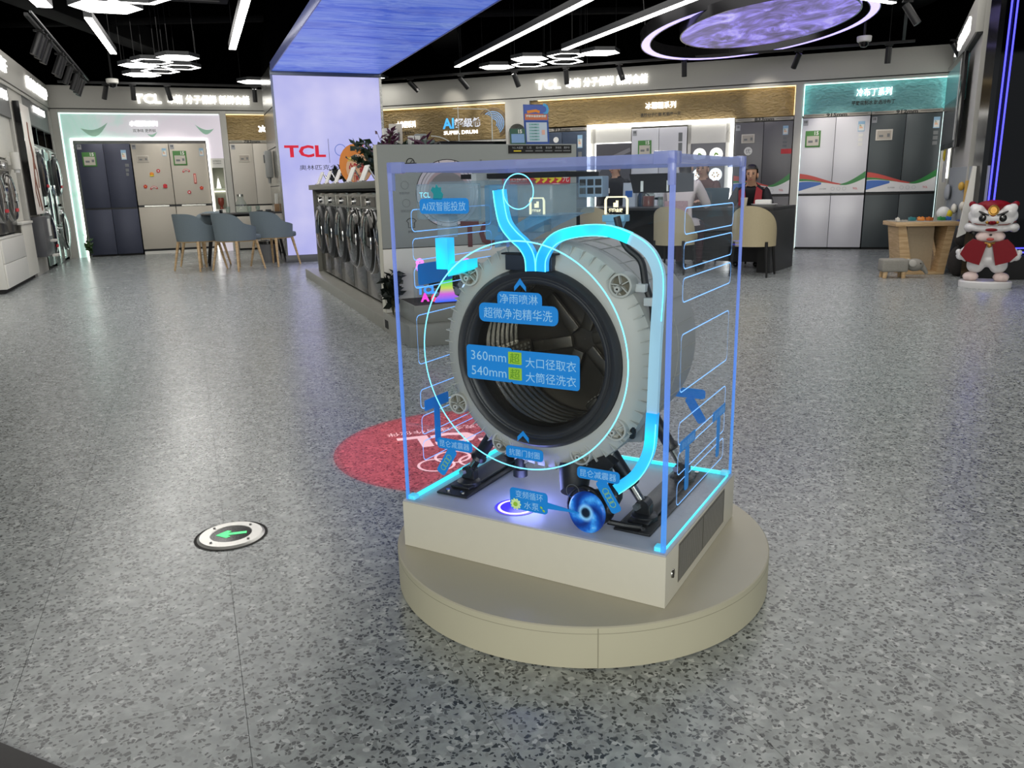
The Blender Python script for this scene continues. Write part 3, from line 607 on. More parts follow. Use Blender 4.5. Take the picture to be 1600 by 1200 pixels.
s1 = thing('picture_panel', 'dark grey picture panel left of the white niche fridge', 'picture', FR.p(-2.81, .03), FR.a); B().box(-.285, .275, .0, .03, .56, 1.65).obj('panel', mat('picture_grey', '4c4b50', .3, es=.05), s1); B().box(-.30, -.287, -.01, .02, .55, 1.66).box(-.287, .278, -.01, .02, 1.65, 1.662).obj('led_edge', LEDT, s1, 0)
B().ribbon([(-.28, 1.2), (-.1, 1.4), (.27, 1.55)], .06, -.004, 0).obj('swoosh_print', mat('picture_pale_grey', '77767c', .3), s1, 0)  # lighter grey swoosh across the dark panel
s2 = thing('food_picture_panel', 'grey panel with six round white food plates right of the niche fridge', 'picture', FR.p(-1.34, .03), FR.a); B().box(-.255, .255, 0, .03, .56, 1.60).obj('panel', mat('picture_mid', '66666c', .3, es=.08), s2)
k = 0
for z, cols in ((1.43, ('5f8a2a', '6f9a3a')), (1.13, ('d8a860', 'c89850')), (.84, ('c03a2a', 'd07050'))):
    for x, c in zip((-.125, .125), cols):
        q = B().lathe([(.0005, 0), (.088, 0), (.098, -.004), (.1, 0)], (x, -.003, z), 'y', 28).obj('plate_print', mat('plate_lit', 'e8e8e2', .4, es=.8, ec=(1, 1, .95)), s2)
        for e in range(6 if k >= 2 else 4):
            a = e * 1.1; rr = .045 if k >= 2 else .02; B().ell((x + rr * math.cos(a), -.007, z + rr * .7 * math.sin(a)), (.018 if k < 2 else .013, .003, .010), (0, 40 * e, 0), u=8, v=6).obj('food_print', mat('food_' + c, c, .5, es=.15), q)
        k += 1
# ------------------------------------------------------------------ washers
def washer(label, w, h, d, body, ringm, glassm, rdoor=.255, zc=None, panel=True, group=None, loc=(0, 0, 0), rz=0, sticker=None, ajar=0):
    """front at y=0 facing -y, base centre front"""
    p = thing('washing_machine', label, 'washer', loc, rz, group); zc = zc or h * .46
    B().box(-w / 2, w / 2, 0, d, .02, h, .008).obj('cabinet', body, p)
    for x in (-w * .4, w * .4): B().cyl((x, .06, 0), (x, .06, .025), .02).obj('foot', RUB, p)
    if panel:
        q = B().box(-w / 2 + .006, w / 2 - .006, -.008, .01, h - .135, h - .012, .004).obj('control_panel', ringm if 0 else mat('panel_steel', '9c9a93', .3, .6), p)
        B().box(-.02, w * .42, -.011, -.008, h - .115, h - .035).obj('display', BLK, q); B().lathe([(.0, -.03), (.028, -.03), (.032, -.008)], (-w * .05, 0, h - .075), 'y', 18).obj('dial', CHROME, q)
        B().box(-w * .47, -w * .2, -.0095, -.008, h - .118, h - .03).obj('drawer', body, q)
    q = B().lathe([(rdoor, 0), (rdoor * 1.0, -.035), (rdoor * .93, -.055), (rdoor * .84, -.058)], (0, 0, zc), 'y', 36).obj('door_ring', ringm, p)
    B().lathe([(.001, -.085), (rdoor * .4, -.08), (rdoor * .7, -.068), (rdoor * .845, -.056)], (0, 0, zc), 'y', 36).obj('door_glass', glassm, q)
    B().lathe([(rdoor * 1.0, -.034), (rdoor * 1.025, -.03), (rdoor * 1.025, 0)], (0, 0, zc), 'y', 40).obj('chrome_rim', CHROME if ringm is not RUB else DGREY, q)
    B().box(rdoor * .80, rdoor * .93, -.066, -.05, zc - .05, zc + .05, .005).obj('handle', CHROME, q)
    if sticker: B().prism([(x * .93, z) for x, z in rrect(-rdoor * .34, rdoor * .30, zc - rdoor * .60, zc - rdoor * .46, .01)], -.080, -.07).obj('red_sticker', RED, p, 0); B().text('10KG', 0, zc - .02, .04, -.086, bold=.03).obj('lettering', PAPER, p, 0); B().text('大筒洗', 0, zc + .06, .03, -.086).obj('lettering', PAPER, p, 0)
    return p
DB = mat('washer_graphite', '1f1f20', .13, .3); DB2 = mat('washer_mirror', '2c2c2b', .12, .5); RST = mat('ring_dark_steel', '3c3b39', .12, .9); GLS = mat('door_glass_dark', '0a0b0d', .05, var=0, coat=.5)
# ---- island (frame FI: x along the front, y back). washers face -x
isl = thing('island_plinth', 'long low grey stone plinth under the row of dark washers', 'plinth', FI.p(0, 0), FI.a)
PL = mat('plinth_stone', '8b8a82', .35, .1, var=.12, vs=14)
B().box(0, 1.54, .12, 4.38, 0, .10, .004).obj('slab', PL, isl); B().box(0, 1.54, -.645, .12, 0, .145, .004).obj('front_block', PL, isl); B().box(.03, .11, -.001 + .02, .022, .02, .08).obj('socket', BLACK, isl) if 0 else None
B().box(-.002, .001, -.03, .07, .03, .09).obj('socket_hole', BLACK, isl)
labs = ['dark washing machine at the island end nearest the grey panel', 'dark washing machine second from the grey panel end of the island', 'dark washing machine third from the grey panel end of the island', 'dark washing machine fourth from the grey panel, with black porthole', 'dark washing machine fifth from the grey panel, with black porthole', 'dark washing machine at the column end of the island row']
ys = [(.115, .70), (.705, 1.325), (1.33, 1.945), (1.95, 2.60), (2.605, 3.25), (3.255, 3.90)]
for k, ((y0, y1), lab) in enumerate(zip(ys, labs)):
    c = FI.p(.14, (y0 + y1) / 2, .1005)
    washer(lab, y1 - y0 - .012, .90, .56, DB if k < 3 else DB2, RST if k < 3 else RUB, GLS, .262, .50, True, 'washers along the island', c, FI.a - PI / 2)
it = thing('island_counter', 'grey worktop with end panel over the row of dark washers', 'counter', FI.p(0, 0), FI.a)
CG = mat('counter_grey', '6b6a62', .35, .2)
B().box(.06, 1.45, .10, 3.95, 1.035, 1.09, .004).obj('worktop', CG, it); B().box(.10, 1.40, 3.92, 3.95, .10, 1.035).obj('end_leg', CG, it); B().box(.72, .80, .13, 3.92, .10, 1.035).obj('back_board', BLACK, it)
B().box(.13, 1.4, .13, 3.91, 1.012, 1.034).obj('under_rail', BLACK, it)
# ---- tall panel at the near end
pn = thing('feature_panel', 'tall grey and white feature panel with drum drawing closing the island end', 'panel', FI.p(0, 0), FI.a)
B().box(0, 1.545, 0, .10, .61, 1.328, .003).obj('upper_panel', GREYP, pn); B().box(0, 1.545, 0, .10, .146, .605, .003).obj('lower_panel', WHITE, pn)
B().box(-.004, -.001, 0, .10, .146, 1.328).obj('side_edge', CREAM, pn)
DL = mat('drum_lilac', 'cfc6cf', .5, var=.02); y = -.002; c = (.505, y, .985)
B().lathe([(.17, 0), (.236, 0)], c, 'y', 48).obj('drum_ring', DL, pn, 0)
for r0, r1 in ((.236, .241), (.208, .212), (.188, .190)): B().lathe([(r0, -.001), (r1, -.001)], c, 'y', 48).obj('drum_outline', INK, pn, 0)
B().lathe([(.15, -.0005), (.172, -.0005)], c, 'y', 48).obj('drum_ring', mat('drum_pink', 'b09a9e', .5), pn, 0); B().lathe([(.001, -.0007), (.150, -.0007)], c, 'y', 40).obj('drum_window', mat('drum_dark', '7d7a7c', .5), pn, 0)
for k in range(12): a = R(15 + 30 * k); B().cyl((.505 + .222 * math.cos(a), y - .001, .985 + .222 * math.sin(a)), (.505 + .237 * math.cos(a), y - .001, .985 + .237 * math.sin(a)), .0025, n=6).obj('tick', INK, pn, 0)
B().ribbon(arc(.235, 1.205, .028, 0, 180, 8), .006, -.004, 0).ribbon([(.195, 1.2), (.278, 1.2)], .006, -.004, 0).ribbon([(.20, 1.186), (.272, 1.186)], .005, -.004, 0).ribbon([(.235, 1.205), (.25, 1.22)], .004, -.004, 0).obj('dome_icon', INK, pn, 0)
for x, z in ((.185, 1.05), (.19, .925)): B().lathe([(.026, 0), (.029, 0)], (x, y, z), 'y', 24).obj('round_icon', INKG, pn, 0); B().text('智能洗护', x - .005, z - .055, .018, y).obj('lettering', INKG, pn, 0)
B().ribbon([(.197, .812), (.184, .798), (.197, .788), (.197, .752), (.243, .752), (.243, .788), (.257, .798), (.243, .812), (.23, .817), (.21, .817), (.197, .812)], .004, -.004, 0).obj('shirt_icon', INK, pn, 0); B().lathe([(.010, 0), (.013, 0)], (.228, y, .772), 'y', 14).obj('round_icon', INKG, pn, 0); B().text('护形洗', .225, .722, .020, y).obj('lettering', INK, pn, 0)
for k, h in enumerate((.05, .065, .085)): B().box(.715 + .022 * k, .729 + .022 * k, -.004, 0, 1.135, 1.135 + h).obj('building_icon', INKG, pn, 0)
B().text('TCL', .80, .69, .20, -.003, w=.42, bold=.03).obj('lettering', mat('maroon_ink2', '5e2a2c', .5), pn, 0)
B().box(.985, 1.50, -.006, 0, 1.262, 1.32).obj('black_strip', BLACK, pn, 0)
for k, (x, t) in enumerate(((1.055, 'TCL 大蓝翼'), (1.15, '1.15'), (1.23, '超大筒'), (1.31, '更洁净'), (1.39, '净泡洗'), (1.46, '更护衣'))): B().text(t, x, 1.302, .016, -.008).obj('lettering', GREYK, pn, 0); B().box(x - .03, x + .03, -.0075, -.006, 1.275, 1.283).obj('print_line', YEL if k == 0 else INKG, pn, 0)
wb_ = B().prism(rrect(1.03, 1.46, 1.145, 1.218, .02), -.006, 0).obj('banner', RED, pn, 0); B().prism(rrect(1.034, 1.456, 1.149, 1.214, .018), -.008, -.006).obj('banner_face', PAPER, wb_, 0); B().text('参加运营商送积分', 1.26, 1.182, .042, -.0095, w=.34, bold=.04).obj('lettering', INK, wb_, 0)
rb = B().prism(rrect(.93, 1.49, 1.03, 1.125, .012), -.006, 0).obj('banner', RED, pn, 0); B().text('9999', 1.30, 1.078, .07, -.008, w=.24, bold=.04).obj('lettering', YEL, rb, 0); B().text('元', 1.45, 1.075, .05, -.008).obj('lettering', PAPER, rb, 0); B().text('以旧换新', 1.04, 1.08, .05, -.008, w=.18).obj('lettering', PAPER, rb, 0)
# front planters and neon sign
pb = thing('planter_step', 'grey planter box on the front block below the feature panel', 'planter', FI.p(.06, -.57, .1455), FI.a)
B().box(0, 1.3, 0, .40, 0, .12, .004).obj('box', PL, pb); B().box(.01, 1.29, .01, .39, .115, .122).obj('soil', mat('soil', '2c2520', .9), pb)
def leafy(name, label, cat, loc, n, h, spread, m, seed, stemm=None, leaf=(.05, .022), group=None):
    rnd = random.Random(seed); p = thing(name, label, cat, loc, 0, group); st = B(); lv = B()
    for k in range(n):
        a = rnd.uniform(0, 2 * PI); s = rnd.uniform(.2, 1) * spread; hh = h * rnd.uniform(.45, 1)
        tip = Vector((s * math.cos(a), s * math.sin(a), hh)); mid = Vector((tip.x * .35, tip.y * .35, hh * .65)); st.tube([(0, 0, 0), mid, tip], [.004, .003, .0015], 5)
        for j in range(5):
            t = .35 + .16 * j; b0 = mid.lerp(tip, (t - .5) * 2) if t > .5 else Vector((0, 0, 0)).lerp(mid, t * 2)
            d = Vector((rnd.uniform(-1, 1), rnd.uniform(-1, 1), rnd.uniform(-.2, .9))).normalized(); w = d.cross(Vector((rnd.uniform(-1, 1), rnd.uniform(-1, 1), .4))).normalized(); L, wd = leaf[0] * rnd.uniform(.7, 1.3), leaf[1] * rnd.uniform(.7, 1.2)
            nn = d.cross(w) * L * .12; pts = [b0, b0 + d * L * .35 + w * wd - nn, b0 + d * L, b0 + d * L * .35 - w * wd - nn]; v = [lv.bm.verts.new(q) for q in pts]; lv.bm.faces.new((v[0], v[1], v[2])); lv.bm.faces.new((v[0], v[2], v[3]))
    st.obj('stem', stemm or mat('stem', '3a3a22', .7), p); lv.obj('foliage', m, p, 0, kind='stuff'); return p
LEAF = mat('leaf_dark', '1d3222', .5, var=.3, vs=30); LEAFB = mat('leaf_black_green', '141d18', .5, var=.3, vs=30); PURP = mat('leaf_purple', '4a1c3c', .5, var=.3, vs=30)
leafy('trailing_plant', 'dark trailing plant at the corner of the front block', 'plant', FI.p(.03, -.09, .1455), 26, .30, .10, LEAFB, 3, leaf=(.07, .03)); leafy('trailing_plant', 'dark leafy plant behind the coloured acrylic letters', 'plant', FI.p(.34, -.32, .268), 18, .2, .14, LEAFB, 4, leaf=(.06, .025)); leafy('trailing_plant', 'dark leafy plant at the right of the planter, behind the white drum', 'plant', FI.p(.85, -.30, .268), 18, .2, .18, LEAFB, 5, leaf=(.06, .025))
def rainbow(nt, P, O):
    v = coord(nt, 'Object'); s = nt.nodes.new('ShaderNodeSeparateXYZ'); nt.links.new(v, s.inputs[0])
    c = ramp(nt, mth(nt, 'MULTIPLY', s.outputs[2], 3.6), [(.02, '3a6cff'), (.2, 'e85ad8'), (.34, 'd8e04a'), (.5, '35e04a'), (.8, '30d860')])
    nt.links.new(c, P.inputs['Emission Color']); P.inputs['Emission Strength'].default_value = 1.1; P.inputs['Base Color'].default_value = (.1, .1, .1, 1)
RAIN = nodes_mat('rainbow_neon', rainbow)
ns = thing('neon_letter_box', 'acrylic box of rainbow glowing letters on the planter', 'sign', FI.p(.10, -.52, .268), FI.a)
B().prism([(.13, 0), (.33, 0), (.32, .02), (.27, .045), (.255, .10), (.255, .23), (.18, .23), (.18, .10), (.165, .045), (.13, .02)], .02, .05).obj('glowing_letter', RAIN, ns, 0)
for body, x, z, h, c in (('3', .09, .165, .07, 'f05050'), ('3', .13, .17, .05, 'e060e0'), ('TCL', .075, .09, .06, '3a8cff'), ('A', .06, .04, .06, 'f040c0'), ('6', .12, .035, .06, 'ff4060'), ('8', .035, .26, .09, 'e878e8')): B().text(body, x, z, h, .03, bold=.05).obj('glowing_letter', mat('neon_' + c, c, .4, es=1.4, var=0), ns, 0)
B().lathe([(.001, 0), (.036, 0), (.04, -.01), (.05, -.01), (.052, 0)], (.37, .02, .075), 'y', 28).obj('glowing_disc', mat('neon_white_blue', 'cfe4ff', .4, es=1.0, var=0), ns, 0); B().lathe([(.001, 0), (.035, 0)], (.375, .06, .25), 'y', 20).obj('glowing_disc', mat('neon_pink', 'e878e8', .4, es=1.2, var=0), ns, 0)
B().box(0, .6, 0, .006, 0, .24).obj('clear_face', clear('acrylic_thin', 'f2f6f8', .5), ns, 0); B().box(0, .6, .09, .096, 0, .24).obj('clear_back', clear('acrylic_thin', 'f2f6f8', .5), ns, 0)
# ---- things standing on the island
ZC = 1.0905
def stand(label, x, y, m):
    p = thing('tablet_stand', label, 'tablet', FI.p(x, y, ZC), FI.a - PI / 2, 'tablets on stands along the island')
    B().prism([(-.09, 0)] * 0 or rrect(-.10, .10, 0, .15, .01), -.004, .004).xf(Matrix.Rotation(R(-24), 4, 'X')).obj('tablet', m, p); B().cyl((0, .065, .12), (0, .13, .002), .007).obj('prop', CHROME, p); B().box(-.1, .1, -.02, .02, 0, .012, .003).obj('foot', CHROME, p)
for k, (y, m) in enumerate(((3.75, WHITE), (3.2, WHITE), (2.6, WHITE), (1.9, WHITE), (1.3, WHITE), (.6, WHITE))):
    stand(['white tablet stand at the column end of the island', 'white tablet stand second from the column', 'white tablet stand third from the column, left of the orange sign', 'white tablet stand in front of the orange sign', 'white tablet stand fourth along, right of the orange sign', 'white tablet stand next to the grey feature panel'][k], .14, y, m)
for k, y in enumerate((3.5, 2.95)): leafy('black_pot_plant', ['small black-leaved plant between the first tablets', 'small black-leaved plant left of the orange sign'][k], 'plant', FI.p(.30, y, ZC), 16, .17, .13, LEAFB, 20 + k, leaf=(.05, .025))
og = thing('orange_sign', 'orange egg-shaped sign with red characters standing on the island', 'sign', FI.p(.30, 2.30, ZC), FI.a - R(20)); og.scale = (.8, 1, .8)
B().prism([(.20 * math.cos(R(t)), .22 + .24 * math.sin(R(t))) for t in range(0, 360, 15)], -.006, .006).obj('board', mat('sign_orange', 'd9812c', .5, es=.12), og); B().prism([(.15 * math.cos(R(t)) + .03, .17 + .17 * math.sin(R(t))) for t in range(0, 360, 20)], -.008, -.006).obj('print_panel', mat('sign_cream', 'e2b48c', .5, es=.08), og, 0)
B().text('2025', -.03, .28, .05, -.010, bold=.02).obj('lettering', YEL, og, 0); B().text('焕新', .04, .17, .13, -.010, bold=.03).obj('lettering', RED, og, 0); B().text('TCL', .04, .06, .045, -.010, bold=.03).obj('lettering', RED, og, 0)
for k in range(-2, 3): B().box(-.02 + .02 * k + .03, -.012 + .02 * k + .03, -.0105, -.0095, -.0, .10).obj('stripe', RED, og, 0)
leafy('leafy_plant', 'bushy dark green plant beside the orange sign on the island', 'plant', FI.p(.40, 1.75, ZC), 60, .36, .30, LEAF, 31, leaf=(.075, .03)); leafy('leafy_plant', 'dark green plant next to the grey feature panel on the island', 'plant', FI.p(.34, .55, ZC), 26, .30, .18, LEAF, 32, leaf=(.07, .03))
leafy('purple_plant', 'purple-leaved plant rising behind the left top of the feature panel', 'plant', FI.p(.13, .24, 1.0905), 30, .36, .09, PURP, 33, leaf=(.06, .015)); leafy('purple_plant', 'spiky purple plant behind the top edge of the feature panel', 'plant', FI.p(.42, .25, 1.0905), 5, .32, .10, PURP, 35, leaf=(.10, .014))
dt = thing('black_display_tray', 'black tray standing along the top behind the feature panel', 'display', FI.p(.62, .2, ZC), FI.a); B().box(-.1, .43, 0, .3, .225, .27, .003).obj('tray', BLK, dt); B().box(-.08, -.04, .02, .28, 0, .225).obj('leg', BLK, dt); B().box(.37, .41, .02, .28, 0, .225).obj('leg', BLK, dt)
for k, (x, y, w, h, rz, m, lab) in enumerate(((.22, .5, .11, .38, 8, PAPER, 'tilted white card behind the purple plants'), (.29, .6, .10, .42, -12, mat('card_cream', 'cfc8be', .5), 'tall cream card behind the purple plants'), (.42, .55, .09, .33, 14, PAPER, 'white upright box right of the purple plants'))):
    p = thing('display_card', lab, 'card', FI.p(x, y, ZC), FI.a + R(rz)); B().box(-w / 2, w / 2, -.02, .02, 0, h, .003).obj('panel', m, p); B().box(-w * .3, w * .3, -.0215, -.02, h * .7, h * .85).obj('print_block', INKG, p, 0)
p = thing('grey_carton', 'grey-green carton with a white label behind the feature panel', 'box', FI.p(.54, .75, ZC), FI.a - R(10)); B().box(-.12, .10, 0, .2, 0, .31, .003).obj('carton', mat('carton_greygreen', '5c6a66', .5), p); B().box(-.05, .04, .02, .16, .311, .36, .003).obj('smaller_box', GREYP, p); B().box(-.11, -.03, -.002, 0, .19, .25).obj('label', PAPER, p, 0); B().box(.10, .103, .0, .2, 0, .31).obj('side_face', DGREY, p, 0)
p = thing('clear_arch_stand', 'clear arched acrylic stand behind the feature panel', 'stand', FI.p(.56, .55, ZC), FI.a); B().ribbon(arc(.0, .05, .28, 20, 90, 10), .006, 0, .01).obj('arch_edge', mat('edge_white', 'c8ccc8', .2, es=.06), p); B().ribbon(arc(.0, .05, .21, 20, 90, 10), .005, 0, .01).obj('arch_edge', mat('edge_white', 'c8ccc8', .2, es=.06), p); B().box(-.01, .28, 0, .012, 0, .012).obj('base', mat('edge_white', 'c8ccc8', .2, es=.06), p)
p = thing('clear_frame_stand', 'clear rounded acrylic frame in front of the white arched pier', 'stand', FI.p(.93, .50, ZC), FI.a); B().ribbon([(-.16, 0), (-.16, .56)], .003, 0, .008).ribbon([(-.2, .53)] + [(.06, .53)] + arc(.06, .47, .06, 90, 0, 6)[1:] + [(.12, 0)], .005, 0, .01).obj('edge', mat('edge_white', 'c8ccc8', .2, es=.06), p)
# price tablet and poster on the panel
p = thing('price_tablet', 'green-framed price tablet marked 15 on top of the feature panel', 'price tag', FI.p(1.085, .05, 1.329), FI.a - R(8)); B().box(-.06, .06, -.004, .004, 0, .115, .002).xf(Matrix.Rotation(R(-10), 4, 'X')).obj('frame', mat('tablet_green', '2f5a4a', .5), p); B().box(-.05, .05, -.006, -.004, .01, .075).xf(Matrix.Rotation(R(-10), 4, 'X')).obj('screen', mat('tablet_blue', '7090b8', .4, es=.15), p); B().text('15', .02, .094, .028, -.005, bold=.04).xf(Matrix.Rotation(R(-10), 4, 'X')).obj('lettering', PAPER, p, 0); B().box(-.04, .04, .0, .035, -.0003, .006).obj('foot', DGREY, p)
p = thing('promotion_poster', 'tall blue and orange promotion poster standing on the feature panel', 'poster', FI.p(1.245, .06, 1.329), FI.a - R(4)); T = Matrix.Rotation(R(-6), 4, 'X')
B().box(-.098, .098, -.003, .003, 0, .29).xf(T).obj('sheet', mat('poster_blue', '2c4f9a', .5), p); B().box(-.096, .096, -.0045, -.003, .17, .285).xf(T).obj('picture_area', mat('poster_sky', '4a62b0', .5), p, 0); B().box(-.09, .09, -.006, -.0045, .178, .222).xf(T).obj('headline_band', mat('poster_orange', 'c9714a', .5), p, 0)
B().ribbon(arc(.06, .255, .035, -90, 90, 6), .02, -.006, -.0045).xf(T).obj('swoosh', mat('poster_cyan', '4aa0d8', .5), p, 0); B().ribbon([(-.07, .235), (0, .245), (.03, .235)], .02, -.006, -.0045).xf(T).obj('swoosh', ORANGE, p, 0)
B().text('国家补贴至高优惠', 0, .205, .018, -.0075, w=.16, bold=.04).xf(T).obj('lettering', PAPER, p, 0); B().box(-.083, .083, -.0055, -.0045 + .002, .018, .16).xf(T).obj('table_area', mat('poster_pale', 'bccadb', .5), p, 0)
for k in range(6): B().box(-.06, .02, -.0065, -.0055, .028 + .022 * k, .042 + .022 * k).xf(T).obj('table_row', mat('poster_teal', '86b4b8', .5), p, 0); B().text('TCL 大筒洗', -.02, .035 + .022 * k, .008, -.0075).xf(T).obj('lettering', INK, p, 0)
B().box(.04, .065, -.0065, -.0055, .07, .105).xf(T).obj('stamp', mat('pale_red', 'e0b0a0', .5), p, 0); B().box(-.06, .06, .0, .03, -.0003, .005).obj('foot', WHITE, p)
# ------------------------------------------------------------------ left side wall things (frame FSL: x runs back, front faces -y)
sf = lambda s, y=0, z=0: FSL.p(-s, y, z); sA = FSL.a
p = thing('base_cabinet', 'long white base cabinet with drawers under the dark washers by the left wall', 'cabinet', sf(4.355), sA)
B().box(-1.015, 1.0, .012, .6, .05, .585, .003).obj('carcass', WHITE, p); B().box(-1.0, .98, .05, .6, 0, .05).obj('kick', BLACK, p); B().box(-1.02, .25, -.004, .6, .585, .605, .002).obj('top', WHITE, p)
for z0, z1 in ((.06, .32), (.325, .58)): B().box(-1.0, .30, -.006, .012, z0, z1, .003).obj('drawer', WHITE, p)
B().box(.305, 1.0, -.006, .012, .06, .70, .003).obj('side_door', mat('white_warm', 'cfccc2', .4), p); B().box(.255, 1.01, -.02, .6, .70, .73, .006).obj('ledge', WHITE, p)
for s, lab in ((4.395, 'graphite washing machine with red label on the white base cabinet, nearer the corner'), (5.0, 'graphite washing machine on the white base cabinet at the picture edge')):
    washer(lab, .60, .86, .55, mat('washer_dark_silver', '34332f', .2, .5), mat('ring_silver', '6a6864', .15, .9), mat('door_glass_grey', '2a2a2c', .08, var=0, coat=.4), .27, .42, True, 'washers on the white base cabinet', sf(s, .03, .606), sA, sticker=True)
p = thing('curved_display_panel', 'tall curved white backdrop panel over the dark washers', 'panel', sf(4.4), sA)
B().prism([(-1.3, 1.49), (1.06, 1.49), (1.06, 2.0), (-1.3, 2.0)], .06, .6).obj('canopy', mat('panel_cream', 'c9c7bd', .4), p); B().prism([(.32, .735), (1.06, .735), (1.06, 1.49), (.32, 1.49)], .08, .6).obj('side_panel', mat('panel_cream', 'c9c7bd', .4), p); B().prism([(.38, 1.49), (1.0, 1.49), (.42, 1.2)], .072, .08).obj('grey_flap', mat('flap_grey', '8d8b80', .5), p); B().box(-1.02, .30, .56, .6, 1.466 - .85, 1.49).obj('back_panel', DGREY, p)  # includes a thin, darker grey triangle below the canopy
p = thing('wall_light_fitting', 'small white cylinder fitting beside the dark washers', 'fitting', sf(3.93, -.03, 1.36), sA); B().cyl((0, 0, 0), (0, 0, .2), .05).obj('body', WHITE, p); B().cyl((0, 0, -.04), (0, 0, 0), .03).obj('lens', PAPER, p); B().box(-.02, .02, .03, .10, .05, .15).obj('bracket', WHITE, p)
p = thing('art_light_panel', 'tall white art panel with brown branch strokes and a black edge', 'picture', sf(2.76, -.13), sA)
B().box(-.40, .38, .09, .15, .80, 2.22, .003).obj('panel', mat('art_white', 'cfc9c2', .4, es=.12), p); B().box(-.43, -.401, .075, .15, .79, 2.23).obj('black_edge', BLK, p)
BRN = mat('branch_brown', '7a4630', .6)
for pts, w in (([(.05, 2.0), (.02, 1.8), (.10, 1.55), (.0, 1.3), (.12, 1.05), (.2, .85)], .07), ([(.02, 1.8), (.16, 1.6), (.12, 1.4)], .05), ([(.0, 1.3), (-.1, 1.1), (.02, .9)], .05), ([(.10, 1.55), (.25, 1.35), (.22, 1.15)], .035)): B().ribbon(pts, w, .085, .09).obj('branch_stroke', BRN, p, 0)
p = thing('brochure_screen', 'dark grey info board with two white trays under the art panel', 'board', sf(2.80, -.10), sA); B().box(-.36, .34, 0, .13, .24, .77, .004).obj('board', mat('board_grey', '4a4b50', .35), p)
for x, z in ((.15, .42), (.12, .22)): B().box(x - .10, x + .10, -.07, 0, z, z + .03, .003).obj('tray', WHITE, p)
B().box(.05, .2, -.012, -.001, .5, .73).obj('white_handset', PAPER, p)
# tower of stacked machines
tw = thing('appliance_tower', 'tall built-in tower with dark niches around stacked washers by the corner', 'cabinet', sf(1.2, .02), sA)
BN = mat('niche_black', '15120f', .6)
B().box(-1.12, 1.08, .62, .64, 0, 2.03).obj('back', BN, tw); B().box(-1.12, 1.08, 0, .64, 1.735, 1.765).obj('shelf', mat('shelf_bronze', '4a4640', .3, .6), tw)
for x in (-1.12, -.38, .355, 1.06): B().box(x, x + .02, 0, .62, 0, 2.03).obj('upright', BLK, tw)
B().box(-1.1, 1.06, .0, .62, 2.01, 2.03).obj('top', BN, tw)
for k, (s, dm) in enumerate(((.495, 'machine'), (1.95, 'machine'))):
    for j, z in enumerate((.03, .885)):
        washer([['lower green-glass washing machine of the tower next to the corner', 'upper washer-dryer with black porthole in the tower next to the corner'], ['lower washer of the tower column beside the art panel', 'upper washer of the tower column beside the art panel']][k][j], .70, .845, .55, mat('tower_green', '8ea39a', .1, .7), RUB if j or k else mat('ring_dark', '2a2d2c', .2, .5), GLS if (j or k) else mat('door_pale_green', '93a89d', .06, .3, coat=.5), .30, .45, True, 'washers in the built-in tower', sf(s, .0, z + .001), sA, sticker=bool(j or k))
p = thing('care_cabinet', 'pale green mirror-glass clothes care cabinet between the two washer columns', 'cabinet', sf(1.205, .0, .001), sA); B().box(-.34, .34, .012, .6, 0, 1.73, .004).obj('carcass', mat('tower_green', '8ea39a', .1, .7), p); B().box(-.338, .338, 0, .012, .02, 1.72, .003).obj('glass_door', mat('mirror_green', 'a6bab0', .05, .9), p); B().box(.27, .29, -.03, 0, .6, 1.2, .004).obj('handle', CHROME, p); B().box(-.2, .2, -.006, 0, 1.56, 1.68).obj('display', BLK, p)
for k, (s, y, w, h) in enumerate(((1.62, .14, .16, .22), (1.05, .16, .18, .22), (.98, .34, .14, .17), (.46, .14, .17, .24), (.26, .16, .16, .20))):
    p = thing('canister', ['cream box in the first dark niche of the tower', 'tall cream box in the middle dark niche', 'short cream box behind the tall one in the middle niche', 'cream box in the niche next to the corner', 'smaller cream box at the corner end of the niche'][k], 'box', sf(s, y, 1.7655), sA, 'cream boxes in the tower niches')
    m = mat('canister_cream', 'cbbf9a', .5); B().box(-w / 2, w / 2, 0, .13, 0, h * .76, .006).obj('body', m, p); B().box(-w / 2 - .004, w / 2 + .004, -.004, .134, h * .77, h, .006).obj('lid', mat('canister_lid', 'ddd2ae', .5), p)
leafy('green_plant', 'thin green plant at the floor beside the tower and the corner pier', 'plant', sf(.16, -.30, 0), 8, .36, .07, mat('leaf_green', '3a5a2a', .5, var=.3), 51, leaf=(.08, .03))
